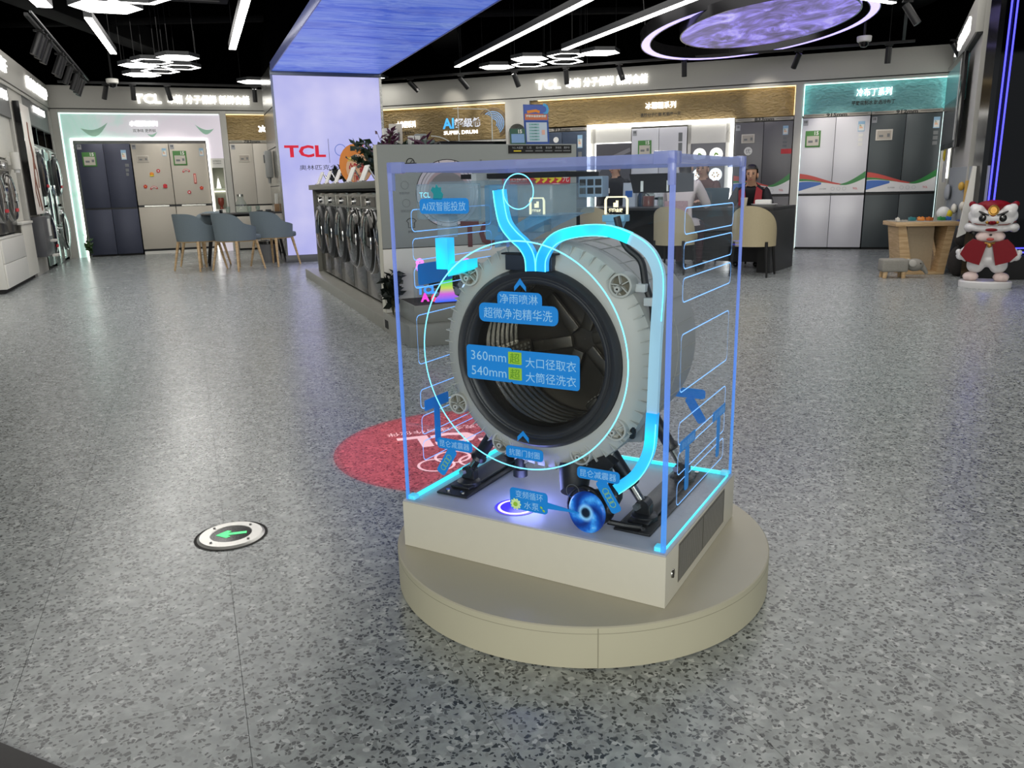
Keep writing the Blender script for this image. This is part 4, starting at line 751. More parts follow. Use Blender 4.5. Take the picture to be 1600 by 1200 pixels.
# ------------------------------------------------------------------ chairs and tables
def shell(b, hf, rx, ry, a0, th=.03, zb=.42, n=24, m=5, flare=.06, taper=0):
    """upholstered back/arm wall wrapped round the seat: height hf(angle) with angle 0 at the back"""
    O_, I_ = [], []
    for i in range(n + 1):
        t = -a0 + 2 * a0 * i / n; o, q = [], []
        for j in range(m + 1):
            z = zb + (hf(t) - zb) * j / m; k = 1 + flare * (z - zb) / .35 - taper * ((z - zb) / .35) ** 2; e = th * (.5 if j == m else 1)
            o.append((math.sin(t) * rx * k, math.cos(t) * ry * k, z)); q.append((math.sin(t) * (rx * k - e), math.cos(t) * (ry * k - e), z - (0 if j < m else .004)))
        O_.append(o); I_.append(q)
    rings = [o + q[::-1] for o, q in zip(O_, I_)]; b.rings(rings)
def armchair(label, loc, rz, group):
    p = thing('dining_chair', label, 'chair', loc, rz, group); BG = mat('chair_blue_grey', '6b777e', .85, var=.12, vs=150, bump=.1)
    def hf(t):
        a = abs(t); return .765 - .03 * (a / .8) ** 4 if a < .8 else (.735 - .12 * (1 - math.cos(PI * min(1, (a - .8) / .55))) / 2 if a < 1.35 else .615 - .06 * (a - 1.35))
    b = B(); shell(b, hf, .275, .27, 2.05, .045, .40, 30, 5, .10); b.obj('backrest', BG, p, 60)
    b = B(); b.box(-.205, .205, -.27, .11, .395, .47, .035, 3); b.obj('seat', BG, p, 50)
    b = B(); b.lathe([(.10, .385), (.255, .385), (.26, .395), (.255, .405), (.1, .405)], n=28); b.obj('seat_ring', WOOD, p)
    for sx in (-1, 1):
        for sy in (-1, 1): B().tube([(sx * .19, sy * .17, .395), (sx * .25, sy * .235, 0)], [.021, .012], 10).obj('leg', WOOD, p)
    return p
BLR = FL.a
for k, (x, y, rz, lab) in enumerate(((-4.26, 11.08, 196, 'blue-grey upholstered chair at the left end of the dining table, seen from behind'), (-3.70, 10.98, 199, 'blue-grey upholstered chair nearest the column, in front of the table'), (-3.36, 11.55, 195, 'blue-grey upholstered chair half hidden behind the front chairs'), (-4.44, 11.75, 205, 'blue-grey chair across the table, mostly hidden behind the left chair'))):
    armchair(lab, (x, y, 0), R([152, 150, 155, -25][k]), 'blue-grey chairs round the dining table')
p = thing('dining_table', 'dark-topped dining table with slanted black legs beside the column', 'table', (-3.93, 12.05, 0), FL.a)
B().box(-.58, .62, -.30, .34, .715, .738, .006).obj('tabletop', mat('table_dark', '2b2a29', .4), p)
for sx in (-1, 1):
    for sy in (-1, 1): B().tube([(sx * .42, sy * .22, .715), (sx * .54, sy * .28, 0)], [.022, .016], 8).obj('leg', BLACK, p)
B().tube([(-.42, -.22, .70), (.42, -.22, .70)], .014, 6).tube([(-.42, .22, .70), (.42, .22, .70)], .014, 6).obj('rail', BLACK, p)
tp = lambda x, y: Fr(-3.93, 12.05, 21.5).p(x, y, .7385)
GLASSC = clear('clear_glass', 'e6ece8', .6, body=.10, bodycol='d8dedc')
p = thing('glass_jug', 'clear glass jug with a steel lid on the dining table', 'jug', tp(-.01, 0)); B().lathe([(.03, .004), (.085, .004), (.09, .02), (.075, .14), (.045, .19), (.045, .23)], n=20).obj('body', GLASSC, p); B().cyl((0, 0, .228), (0, 0, .262), .046, .044, 18).obj('lid', STEEL, p); B().cyl((0, 0, 0), (0, 0, .004), .08).obj('base', GLASSC, p)
for k, x in enumerate((-.20, .10, .22)): tag(B().lathe([(0, 0), (.028, 0), (.033, .09), (.030, .09), (.026, .006), (0, .006)], n=16).obj('drinking_glass', GLASSC), ['clear glass left of the jug', 'clear glass just right of the jug', 'clear glass by the black tray'][k], 'glass', 'glasses on the dining table', loc=tp(x, -.05))
p = thing('serving_tray', 'black tray with dark items on the dining table', 'tray', tp(.30, -.12), FL.a); B().box(-.13, .13, -.08, .08, 0, .012, .004).obj('tray', BLACK, p); B().box(-.10, -.02, -.04, .03, .0125, .03, .005).box(.02, .1, -.03, .05, .0125, .035, .008).obj('dark_items', DGREY, p)
p = thing('pen_holder', 'brown wooden pen holder with white pens at the column end of the table', 'holder', tp(.50, 0), FL.a); B().box(-.035, .035, -.03, .03, 0, .11, .004).obj('box', mat('holder_wood', '8a6a48', .5), p)
for x in (-.015, .008): B().cyl((x, 0, .11), (x + .01, .005, .26), .008, n=8).obj('pen', PAPER, p)
tag(B().box(-.02, .02, -.02, .02, 0, .05, .008).obj('small_black_box', BLK), 'tiny black box on the left part of the dining table', 'box', loc=tp(-.30, -.1))
# ---- right counter table (frame FT: x along its length, y towards the far side)
FT = Fr(2.94, 9.07, -35.5)
p = thing('counter_table', 'dark charcoal counter table with a solid end panel where people sit', 'table', FT.p(0, 0), FT.a)
TD_ = mat('table_charcoal', '2f3032', .35)
B().box(-2.62, .02, 0, .86, .70, .735, .003).obj('tabletop', TD_, p); B().box(-.02, .02, 0.0, .86, 0, .70, .002).obj('end_panel', TD_, p); B().box(-2.62, -2.58, 0, .86, 0, .70, .002).obj('end_panel', TD_, p)
B().box(-2.58, -.02, .40, .44, .08, .70).obj('modesty_panel', BLACK, p); B().box(-.14, -.02, .02, .1, 0, .70).obj('inner_leg', BLACK, p)
CB = mat('chair_beige', 'b5a888', .6, var=.06, vs=60)
def tubchair(label, x, y, rz):
    p = thing('beige_chair', label, 'chair', (x, y, 0), rz, 'beige chairs at the counter table')
    hf = lambda t: .40 + .365 * max(0, math.cos(t / 1.75 * PI / 2)) ** .55
    b = B(); shell(b, hf, .235, .24, 1.72, .04, .33, 30, 6, .02); b.obj('backrest', CB, p, 60)
    B().box(-.19, .19, -.27, .08, .36, .45, .03, 3).obj('seat', CB, p, 50)
    for sx in (-1, 1):
        for sy in (-1, 1): B().tube([(sx * .17, sy * .16, .38), (sx * .20, sy * .20, 0)], [.02, .011], 8).obj('leg', BLACK, p)
tubchair('beige round-backed chair at the right end of the counter table, empty', 2.71, 8.90, R(150)); tubchair('beige round-backed chair with the woman in white sitting on it', 1.92, 9.34, R(147)); tubchair('beige round-backed chair at the left end of the counter table', 1.12, 9.93, R(145))
tq = lambda x, y, z=.7355: FT.p(x, y, z)
# ------------------------------------------------------------------ people
def skin_mesh(V, E_, radii, root=0, sub=1):
    me = bpy.data.meshes.new('body'); me.from_pydata(V, E_, []); ob = bpy.data.objects.new('body', me); COL.objects.link(ob)
    md = ob.modifiers.new('s', 'SKIN'); md.use_smooth_shade = True
    for i, r in enumerate(radii): d = me.skin_vertices[0].data[i]; d.radius = (r, r) if isinstance(r, float) else r; d.use_root = i == root
    if sub: ob.modifiers.new('u', 'SUBSURF').levels = sub; ob.modifiers[-1].render_levels = sub
    bpy.context.view_layer.update(); dg = bpy.context.evaluated_depsgraph_get()
    out = bpy.data.meshes.new_from_object(ob.evaluated_get(dg)); bpy.data.objects.remove(ob); bpy.data.meshes.remove(me); return out
SKIN = mat('skin', 'c49a80', .55, var=.05, sub=.1); HAIR = mat('hair_black', '15110f', .45)
def person(label, loc, rz, cloth, trousers, arms='table', lean=.10, seat=.46, sleeve=.5, hair='short', head_turn=0, extra=None, tilt=0):
    """seated figure facing +y of its own frame: hips at the origin above the seat, hands brought forward onto a table"""
    p = thing('person', label, 'person', loc, rz, None); V, Ed, Rd, tagv = [], [], [], []
    def add(v, r, parent=None, t=''):
        V.append(v); Rd.append(r); tagv.append(t)
        if parent is not None: Ed.append((parent, len(V) - 1))
        return len(V) - 1
    z = seat + .10; L = lean
    pel = add((0, 0, z), (.155, .115)); wa = add((0, .02 + L * .3, z + .18), (.13, .10), pel); ch = add((0, .03 + L * .8, z + .36), (.155, .115), wa); nb = add((0, .02 + L, z + .50), (.075, .07), ch); nk = add((0, .03 + L * 1.12, z + .555), .052, nb)
    hd = add((0, .05 + L * 1.2, z + .62), (.072, .085), nk); tp_ = add((0, .045 + L * 1.2, z + .705), (.074, .088), hd); add((0, .04 + L * 1.2, z + .75), (.045, .055), tp_)
    for s in (-1, 1):
        sh = add((s * .165, .02 + L * .95, z + .44), .062, ch)
        if arms == 'table': el = add((s * .25, .14 + L, z + .20), .045, sh); wr_ = add((s * .13, .36 + L, z + .235), .030, el); pa = add((s * .09, .43 + L, z + .235), (.035, .02), wr_)
        elif arms == 'face': el = add((s * .23, .22 + L, z + .22), .045, sh); wr_ = add((s * .07, .28 + L, z + .40 if s < 0 else z + .24), .030, el); pa = add((s * .05, .30 + L, z + .47 if s < 0 else z + .24), (.035, .02), wr_)
        else: el = add((s * .24, .04 + L, z + .19), .045, sh); wr_ = add((s * .2, .24, z + .07), .030, el); pa = add((s * .17, .31, z + .06), (.035, .02), wr_)
        P0, Wv = Vector(V[pa]), Vector(V[wr_]); d = (P0 - Wv).normalized(); side = d.cross(Vector((0, 0, 1))); side = side.normalized() if side.length > .1 else Vector((1, 0, 0))
        for k, (o, ln) in enumerate(((-.028, .055), (-.010, .068), (.009, .064), (.027, .052))):
            a = add(tuple(P0 + side * o + d * ln * .6), .009, pa); add(tuple(P0 + side * o * 1.1 + d * ln + Vector((0, 0, -.014))), .007, a)
        th = add(tuple(P0 - d * .02 + side * (-s) * .04 + d * .03), .010, pa); add(tuple(P0 + side * (-s) * .05 + d * .035), .008, th)
        hip = add((s * .095, .06, z - .02), .09, pel); kn = add((s * .12, .44, z - .02), .062, hip); an = add((s * .12, .42, .10), .042, kn); ft = add((s * .12, .50, .045), .04, an); add((s * .12, .60, .03), .028, ft)
    me = skin_mesh(V, Ed, Rd); body = bpy.data.objects.new('body', me); COL.objects.link(body); body.parent = p; me.materials.append(SKIN)
    hz = z + .625; hy = .05 + L * 1.2
    for v in me.vertices:       # pull a chin and a flatter face out of the head
        if v.co.z > z + .57:
            if v.co.y > hy + .05 and v.co.z < hz - .03: v.co.y += .006
            v.co.x *= .96
    def cover(name, m, pred, off):
        nm = [(v.co + v.normal * off) for v in me.vertices]; b = B(); mp = {}
        for f in me.polygons:
            if pred(f.center):
                vs = []
                for i in f.vertices:
                    if i not in mp: mp[i] = b.bm.verts.new(nm[i])
                    vs.append(mp[i])
                try: b.bm.faces.new(vs)
                except ValueError: pass
        return b.obj(name, m, p, 60)
    cx = lambda c: abs(c.x)
    handy = .43 + L if arms == 'table' else .3
    def is_arm_end(c):
        if arms == 'table': return c.y > .30 + L + .0 and c.z > z + .15 and c.z < z + .30
        if arms == 'face': return (c.y > .20 + L and c.z > z + .20) and cx(c) < .2
        return c.y > .2 and z + .02 < c.z < z + .15 and cx(c) > .13 and c.z > z + .035
    cover('shirt', cloth, lambda c: z + .0 < c.z < z + .535 and not is_arm_end(c) and (c.y < .2 + L or c.z > z + .10) and not (c.z > z + .50 and cx(c) < .06 and c.y > L + .05), .010)
    cover('trousers', trousers, lambda c: c.z <= z + .03 and c.z > .10 and not (c.z > z + .03), .009)
    cover('shoe', BLK, lambda c: c.z <= .11, .008)
    cover('hair', HAIR, (lambda c: c.z > z + .57 and (c.z > hz + .065 or c.y < hy - .005 - max(0, hz - c.z) * .1)) if hair != 'long' else (lambda c: c.z > z + .54 and (c.z > hz + .06 or c.y < hy + .0)), .016)
    if hair == 'bun': B().ell((0, hy - .11, hz + .07), .045).obj('hair_bun', HAIR, p)
    for s in (-1, 1):
        e = B().ell((s * .030, hy + .077, hz + .022), (.013, .008, .008), u=8, v=6).obj('eye', mat('eye_dark', '241a16', .3), p); B().ell((s * .030, hy + .078, hz + .040), (.017, .006, .004), u=8, v=6).obj('eyebrow', HAIR, p); B().ell((s * .076, hy, hz + .0), (.012, .022, .032), u=8, v=6).obj('ear', SKIN, p)
    B().ell((0, hy + .088, hz - .008), (.012, .016, .022), u=8, v=6).obj('nose', SKIN, p); B().ell((0, hy + .080, hz - .045), (.024, .008, .006), u=8, v=6).obj('mouth', mat('lips', '9a5a50', .5), p)
    if extra: extra(p, z, L, hy, hz)
    return p
def vest(p, z, L, hy, hz):
    for s in (-1, 1): B().prism([(s * .02, z + .12), (s * .13, z + .12), (s * .14, z + .45), (s * .07, z + .50)][::s], .125 + L, .14 + L).obj('vest_panel', mat('vest_red', '9a1a28', .6), p)
    B().box(-.145, .145, -.118 + L * .7, -.10 + L * .7, z + .1, z + .47, .01).obj('vest_back', mat('vest_red', '9a1a28', .6), p); B().box(.20, .245, .10 + L, .14 + L, z + .25, z + .29, .004).obj('sleeve_badge', PAPER, p)
def print_back(p, z, L, hy, hz): B().box(-.14, .14, -.108 + L * .45, -.104 + L * .45, z + .14, z + .26).xf(Matrix.Identity(4)).obj('shirt_print', mat('print_pink', 'b89aa0', .6, var=.5, vs=90), p)
DKW = mat('cloth_black', '17171c', .8, var=.1); WHC = mat('cloth_white', 'c9bdbc', .8, var=.04); MAR = mat('cloth_maroon', '3a1a22', .8, var=.1); BRW = mat('cloth_brown', '5e3f3a', .8, var=.1)
stl = thing('stool', 'dark stool under the member of staff in the red vest', 'stool', FT.p(-.60, 1.13, 0), FT.a); B().cyl((0, 0, .40), (0, 0, .45), .17, n=20).obj('seat', BLACK, stl)
for a in range(4): B().tube([(.11 * math.cos(a * PI / 2), .11 * math.sin(a * PI / 2), .40), (.16 * math.cos(a * PI / 2), .16 * math.sin(a * PI / 2), 0)], .013, 8).obj('leg', BLACK, stl)
s2_ = dup(stl, FT.p(-1.22, 1.13, 0), FT.a, 'dark stool under the person in brown opposite the woman in white'); s3_ = dup(stl, FT.p(-2.52, 1.15, 0), FT.a, 'dark stool under the woman in black at the far left of the counter table')
person('person in red vest with black sleeves leaning over the right of the counter table', FT.p(-.60, 1.13, 0), FT.a + PI + R(14), DKW, DKW, 'table', .26, .36, extra=vest)
person('person in brown clothes sitting opposite the woman in white', FT.p(-1.22, 1.13, 0), FT.a + PI, BRW, DKW, 'table', .08, .45)
person('person in a black top, hair tied back, at the far left of the counter table', FT.p(-2.52, 1.15, 0), FT.a + PI - R(5), DKW, DKW, 'lap', .04, .50, hair='bun', extra=lambda p, z, L, hy, hz: B().box(.04, .10, .135 + L * .7, .145 + L * .7, z + .30, z + .37).obj('name_badge', PAPER, p))
person('person in white printed top and maroon trousers, seen from behind on a chair', (1.95, 9.37, 0), R(147) + PI, WHC, MAR, 'table', .16, .46, hair='long', extra=print_back)
# things on the counter table
tag(B().lathe([(0, 0), (.03, 0), (.042, .10), (.038, .10), (.028, .006), (0, .006)], n=18).obj('paper_cup', mat('cup_paper', 'cfc4ae', .6)), 'printed paper cup on the counter table before the red-vested person', 'cup', loc=tq(-.42, .30))
p = thing('food_tray', 'white takeaway food tray on the right of the counter table', 'tray', tq(-.20, .36), FT.a + R(10)); B().lathe([(0, 0), (.12, 0), (.15, .025), (.145, .025), (.115, .005), (0, .005)], n=24).obj('plate', PAPER, p); B().box(-.10, .08, -.05, .05, .028, .075, .012).obj('tissue_box', PAPER, p)
p = thing('laptop', 'dark teal-backed laptop standing open on the counter table', 'laptop', tq(-.80, .35), FT.a); B().box(-.17, .17, -.0, .22, 0, .018, .004).obj('keyboard_base', DGREY, p); B().box(-.17, .17, -.012, 0, 0, .22, .004).xf(Matrix.Rotation(R(-12), 4, 'X')).obj('screen', mat('laptop_teal', '1f3a44', .3), p)
p = thing('water_jug', 'jug with red drink and dark lid on the left of the counter table', 'jug', tq(-1.72, .45), FT.a); B().lathe([(0, .003), (.07, .003), (.075, .13), (0, .13)], n=20).obj('red_drink', mat('red_drink', '8a2a1a', .3), p); B().lathe([(.02, 0), (.078, 0), (.08, .14), (.05, .22), (.05, .24)], n=20).obj('body', GLASSC, p); B().cyl((0, 0, .238), (0, 0, .27), .055, n=16).obj('lid', DGREY, p)
p = thing('white_bag', 'white printed paper bag on the left of the counter table', 'bag', tq(-1.98, .45), FT.a); B().prism([(-.09, 0), (.09, 0), (.08, .30), (-.08, .30)], -.04, .04).obj('bag', mat('bag_white', 'b9c2cc', .6), p); B().box(-.05, .05, -.042, -.04, .12, .2).obj('print_block', BLUEI, p)
p = thing('dark_pitcher', 'dark blue pitcher beside the red drink jug', 'pitcher', tq(-1.84, .5), FT.a); B().lathe([(0, 0), (.05, 0), (.055, .12), (.035, .18), (.04, .2), (0, .2)], n=16).obj('body', mat('pitcher_blue', '2a3f55', .3), p); B().tube([(.05, 0, .05), (.1, 0, .08), (.1, 0, .14), (.045, 0, .17)], .01, 6).obj('handle', mat('pitcher_blue', '2a3f55', .3), p)
for k in range(2): tag(B().lathe([(0, 0), (.03, 0), (.04, .12), (.036, .12), (.026, .006), (0, .006)], n=14).obj('drinking_glass', GLASSC), ['clear glass on the counter table right of the red drink', 'second clear glass on the counter table behind the woman in white'][k], 'glass', 'glasses on the counter table', loc=tq(-1.55 + .12 * k, .45))
# ------------------------------------------------------------------ right side: toy table, stool, boards, lion, black screen
WF = Fr(4.51, 8.80, -8)
p = thing('toy_table', 'small light wooden play table with a pegged top', 'table', WF.p(0, 0), WF.a)
B().box(-.34, .30, -.22, .24, .515, .56, .006).obj('tabletop', WOOD, p); B().box(-.32, .28, -.20, .22, .56, .563).obj('peg_board', mat('peg_grey', 'a8a49a', .5), p)
for sx, m in ((-1, 0), (1, 1)): B().prism([(sx * .18 - .05, 0), (sx * .16 + .05, 0), (sx * .25 + .03, .515), (sx * .25 - .05, .515)], -.17, .19).obj('leg_panel', WOOD, p)
B().box(-.15, .13, .0, .02, .03, .515).obj('back_panel', mat('wood_pale', 'b3a389', .5, var=.1), p); B().box(-.22, .20, -.19, .21, 0, .03, .004).obj('base', WOOD, p)
pegs = B()
for i in range(19):
    for j in range(12): pegs.box(-.31 + i * .031, -.295 + i * .031, -.18 + j * .033, -.165 + j * .033, .563, .567)
pegs.obj('peg', mat('peg_grey', 'a8a49a', .5), p, 0, kind='stuff')
def brick(label, x, y, w, c, rz=0):
    q = thing('toy_brick', label, 'toy', WF.p(x, y, .5672), WF.a + rz, 'toy bricks on the wooden table'); m = mat('toy_' + c, c, .35)
    B().box(-w / 2, w / 2, -.03, .03, 0, .035, .003).obj('block', m, q)
    for k in range(max(1, int(w / .032))): B().cyl((-w / 2 + .018 + k * .032, 0, .035), (-w / 2 + .018 + k * .032, 0, .043), .009, n=10).obj('stud', m, q)
for a in (('teal toy brick on the wooden table, left of the orange ones', -.13, -.05, .06, '2f7a80', .1), ('orange toy brick in the middle of the table', -.04, -.05, .07, 'd8822c', -.2), ('small brown-orange toy brick beside the orange one', .03, -.10, .05, 'b8682c', .4), ('green toy brick on the right of the table', .17, -.05, .06, '2f8a4a', .2), ('blue toy brick at the right end of the row', .24, -.04, .05, '2f6ab8', 0), ('small white toy brick at the left corner of the table', -.31, -.15, .03, 'd8d4c8', 0)): brick(*a)
p = thing('toy_ball', 'white and yellow toy ball at the right end of the wooden table', 'toy', WF.p(.24, .10, .5672)); B().ell((0, 0, .07), .07).obj('ball', PAPER, p); B().ell((.028, -.045, .06), (.045, .03, .045)).obj('yellow_patch', YEL, p)
# elephant stool
EF = Fr(4.13, 8.38, -8); p = thing('elephant_stool', 'grey elephant-shaped footstool with wooden legs in front of the play table', 'stool', EF.p(0, 0), EF.a); EG = mat('felt_grey', '8d8a82', .9, var=.15, vs=60, bump=.2)
B().box(-.30, .05, -.11, .13, .085, .255, .03, 3).obj('seat', EG, p); b = B(); b.ell((.16, .0, .17), (.12, .10, .085)); b.tube([(.24, 0, .16), (.30, -.01, .10), (.33, -.02, .05)], [.05, .032, .02], 10); b.obj('head', EG, p)
B().ell((.10, -.10, .20), (.055, .015, .045), (0, 20, 0)).obj('ear', mat('felt_light', 'b5b2aa', .9), p); B().ell((.10, .10, .20), (.055, .015, .045)).obj('ear', mat('felt_light', 'b5b2aa', .9), p); B().ell((.21, -.085, .195), .01, u=8, v=6).obj('eye', BLK, p)
for x, y in ((-.24, -.06), (-.24, .08), (.0, -.06), (.0, .08)): B().tube([(x, y, .09), (x * 1.05, y * 1.1, 0)], [.034, .028], 10).obj('leg', WOOD, p)
p.scale = (.74, .74, .78)
# board wall with toys
p = thing('white_display_board', 'white magnetic play board on a grey stand beside the lion statue', 'board', (4.70, 8.14, 0), R(-18))
B().box(-.01, .075, -.03, .06, 0, 1.12, .004).obj('front_post', mat('post_grey', '9a9d9b', .5), p); B().box(-.03, .0, .06, 1.35, 0, 1.12, .003).obj('grey_board', mat('board_blue_grey', '8b9194', .5), p); B().prism([(-.15, .42), (-.075, .46), (-.012, 1.11), (-.075, 1.12)], -.02, .02).obj('white_leaf', WHITE, p)
for y, z, c, w in ((.5, .92, 'c9a040', .10), (.35, .72, 'd8d4c8', .10), (.75, .68, 'e0ddd0', .12), (.45, .55, '2a3f80', .06), (.3, .5, '20242a', .05), (1.2, .85, 'a0a4a8', .2), (.9, .5, '30343a', .08)): B().ell((-.06, y, z), (.03, w / 2, w / 2.2), u=10, v=8).obj('play_piece', mat('piece_' + c, c, .5), p)
B().box(-.05, -.031, .28, .40, .62, .98, .004).obj('yellow_rail', mat('rail_yellow', 'c49a3a', .5), p)
p = thing('leaning_picture', 'dark framed picture leaning beside the play table', 'picture', (4.83, 8.95, .017), R(62)); T = Matrix.Rotation(R(-15), 4, 'X'); B().box(-.22, .22, 0, .02, 0, .56, .003).xf(T).obj('canvas', mat('picture_dark', '1a1618', .4, var=.5, vs=6), p); B().box(-.235, -.22, -.004, .024, 0, .57).xf(T).obj('frame', WOOD, p); B().box(.22, .235, -.004, .024, 0, .57).xf(T).obj('frame', WOOD, p); B().prism([(-.2, .02), (.1, .02), (-.1, .16)], -.003, 0).xf(T).obj('red_shape', mat('maroon_ink', '6a1c24', .5), p)
p = thing('soft_toy', 'dark soft toy with pink paws slumped behind the leaning picture', 'toy', (4.72, 8.40, 0), 0); B().ell((0, 0, .16), (.10, .10, .16)).ell((.02, -.02, .40), .09).obj('body', mat('toy_dark', '2a2624', .9, var=.3), p)
for x, z in ((-.03, .49), (.05, .06)): B().ell((x, -.08, z), .05).obj('paw', mat('toy_pink', 'c49a90', .8), p)
B().ell((.02, -.10, .26), .05).obj('blue_ball', mat('toy_paleblue', '9ac0cc', .6), p)
tv = thing('wall_tv', 'large wall television on the right side wall showing a fridge bay', 'television', FS.p(-.12, -1.85), FS.a + R(2.5)); B().box(-.02, .03, -.75, .75, 1.34, 2.34, .006).obj('housing', BLK, tv); B().box(-.024, -.02, -.70, .70, 1.40, 2.31).obj('display', mat('tv_screen', '1c1f22', .12, es=.03, ec='3a4448'), tv)
B().box(-.026, -.024, -.55, .60, 1.88, 2.26).obj('picture_teal', mat('tv_teal', '2f4d50', .2, es=.22, ec='4f8f93'), tv); B().box(-.026, -.024, -.55, .60, 1.42, 1.86).obj('picture_grey', mat('tv_grey', '2c2c2e', .2, es=.1, ec='4a4a4c'), tv); B().box(-.027, -.024, -.66, -.58, 1.42, 2.28).obj('picture_white', mat('tv_white', '8a8a8a', .2, es=.3), tv)
p = thing('led_frame', 'glowing white right-angled light frame on the right side wall', 'light', FS.p(-.005, 0), FS.a); B().box(-.03, 0, -1.5, -.16, 2.34, 2.38).obj('led_strip', LEDT, p); B().box(-.03, 0, -.20, -.16, 1.0, 2.34).obj('led_strip', LEDT, p)
sg = thing('lit_sign', 'slanting row of white lit letters on the right side fascia', 'sign', FS.p(-.075, -1.5, 2.61), FS.a - PI / 2); B().text('TCL 电视 巨幕影院', 0, 0, .17, 0, w=2.2, bold=.05, ext=.1).obj('lit_lettering', SIGNW, sg, 0)
p = thing('poster_strip', 'white magnet strip with yellow and brown toys by the side wall', 'board', FS.p(-.06, -.55), FS.a); B().box(-.02, .0, -.25, .18, .95, 1.85, .003).obj('strip', PAPER, p); B().ell((-.03, -.1, 1.30), (.02, .07, .08)).obj('yellow_piece', YEL, p); B().ell((-.03, -.05, 1.52), (.02, .05, .12)).obj('brown_piece', mat('brown_piece', '7a5a3a', .5), p)
# black infinity screen; its blue neon reflections are built as glowing bars
XF = Fr(4.66, 8.02, -6); p = thing('black_glass_wall', 'tall glossy black glass display wall with blue reflected neon frames behind the lion', 'screen', XF.p(0, 0), XF.a); NEON_REFL = mat('neon_reflection_blue', '3a3af0', .4, es=2.2, ec='4a48ff', var=0)
B().box(0, 1.7, .14, .20, 0, 3.3).obj('back_glass', mat('black_mirror', '030305', .04, var=0, spec=.35), p); B().box(-.02, .03, 0, .2, 0, 3.3).obj('side_frame', BLK, p); B().box(.03, 1.7, .0, .14, 0, .24, .003).obj('plinth', BLACK, p); B().box(.03, 1.7, 0, .14, 3.2, 3.3).obj('head', BLACK, p)
for dx, dy in ((.10, .06), (.17, .10)):
    B().box(dx, dx + .012, dy, dy + .012, .27, 3.14).obj('neon_tube', NEON_REFL, p); B().box(dx, 1.7, dy, dy + .012, .26 if dx < .15 else .30, .272 if dx < .15 else .312).obj('neon_tube', NEON_REFL, p); B().box(dx, 1.7, dy, dy + .012, 3.13 - dx * .5, 3.142 - dx * .5).obj('neon_tube', NEON_REFL, p)  # glowing bars stand in for neon lines reflected in the glass
# lion-dance statue
def blob(parts, vox=.012, sm=2):
    b = B()
    for c, r, *ro in parts: b.ell(c, r, ro[0] if ro else None, u=20, v=14)
    me = bpy.data.meshes.new('blob'); b.bm.to_mesh(me); b.bm.free(); ob = bpy.data.objects.new('blob', me); COL.objects.link(ob)
    m = ob.modifiers.new('r', 'REMESH'); m.mode = 'VOXEL'; m.voxel_size = vox; k = ob.modifiers.new('s', 'SMOOTH'); k.iterations = sm * 3; k.factor = .5
    bpy.context.view_layer.update(); dg = bpy.context.evaluated_depsgraph_get(); out = bpy.data.meshes.new_from_object(ob.evaluated_get(dg)); bpy.data.objects.remove(ob); return out
def bobj(name, parts, m, parent, vox=.012):
    me = blob(parts, vox); me.shade_smooth(); me.materials.clear(); me.materials.append(m); o = bpy.data.objects.new(name, me); COL.objects.link(o); o.parent = parent; return o
LW = mat('lion_white', 'd6d4d4', .3, var=.02, coat=.3); LR = mat('lion_red', '780818', .45, var=.1, spec=.2); LP = mat('lion_pink', 'd8c2bc', .35, var=.04); GLD = mat('lion_gold', 'b58a44', .3, .8)
LF = Fr(4.49, 7.50, -30); p = thing('lion_dance_statue', 'white and red dancing-lion statue with gold medallion on a round white base', 'statue', LF.p(0, 0), LF.a); p.scale = (.92, .92, 1)
B().lathe([(0, 0), (.235, 0), (.24, .01), (.24, .055), (.23, .065), (0, .065)], n=40).xf(Matrix.Diagonal((1, .72, 1, 1))).obj('base', LW, p)
for s in (-1, 1): bobj('foot', [((s * .135, -.02, .10), (.075, .085, .045)), ((s * .135, -.075, .095), (.028, .035, .03)), ((s * .175, -.06, .095), (.028, .035, .03)), ((s * .10, -.06, .095), (.028, .035, .03))], LP, p, .01)
bobj('body', [((0, 0, .36), (.13, .10, .13)), ((-.10, -.005, .21), (.085, .08, .08)), ((.10, -.005, .21), (.085, .08, .08)), ((0, 0, .26), (.12, .09, .07)), ((-.19, .0, .345), (.10, .05, .045), (0, -35, 0)), ((.19, .0, .345), (.10, .05, .045), (0, 35, 0)), ((-.245, -.01, .29), (.045, .04, .04)), ((.245, -.01, .29), (.045, .04, .04))], LW, p)
for s in (-1, 1):
    B().prism([(s * .02, .42), (s * .15, .455), (s * .21, .40), (s * .25, .315), (s * .19, .25), (s * .07, .215), (s * .05, .30)][::s], -.125, -.06).obj('red_waistcoat', LR, p)
    bobj('fur_cuff', [((s * .245, -.05, .29), (.035, .03, .035)), ((s * .20, -.06, .27), (.03, .03, .03)), ((s * .265, -.04, .33), (.03, .03, .03))], LW, p, .01)
bobj('baby_face', [((0, -.03, .475), (.135, .11, .065)), ((-.075, -.085, .465), (.05, .045, .04)), ((.075, -.085, .465), (.05, .045, .04))], LP, p)
B().ell((0, -.150, .495), (.014, .011, .009)).obj('nose', BLK, p); B().ell((0, -.146, .455), (.034, .012, .014)).obj('mouth', mat('lip_red', 'b04038', .3), p)
bobj('lion_jaw', [((x, -.10 + abs(x) * .3, .548 + .35 * x * x), (.052, .05, .036)) for x in (-.18, -.12, -.06, 0, .06, .12, .18)] + [((-.195, .0, .555), (.05, .07, .045)), ((.195, .0, .555), (.05, .07, .045)), ((0, .02, .575), (.18, .12, .055))], LW, p)
B().ell((0, -.155, .540), (.055, .02, .015)).obj('lion_mouth', LR, p)
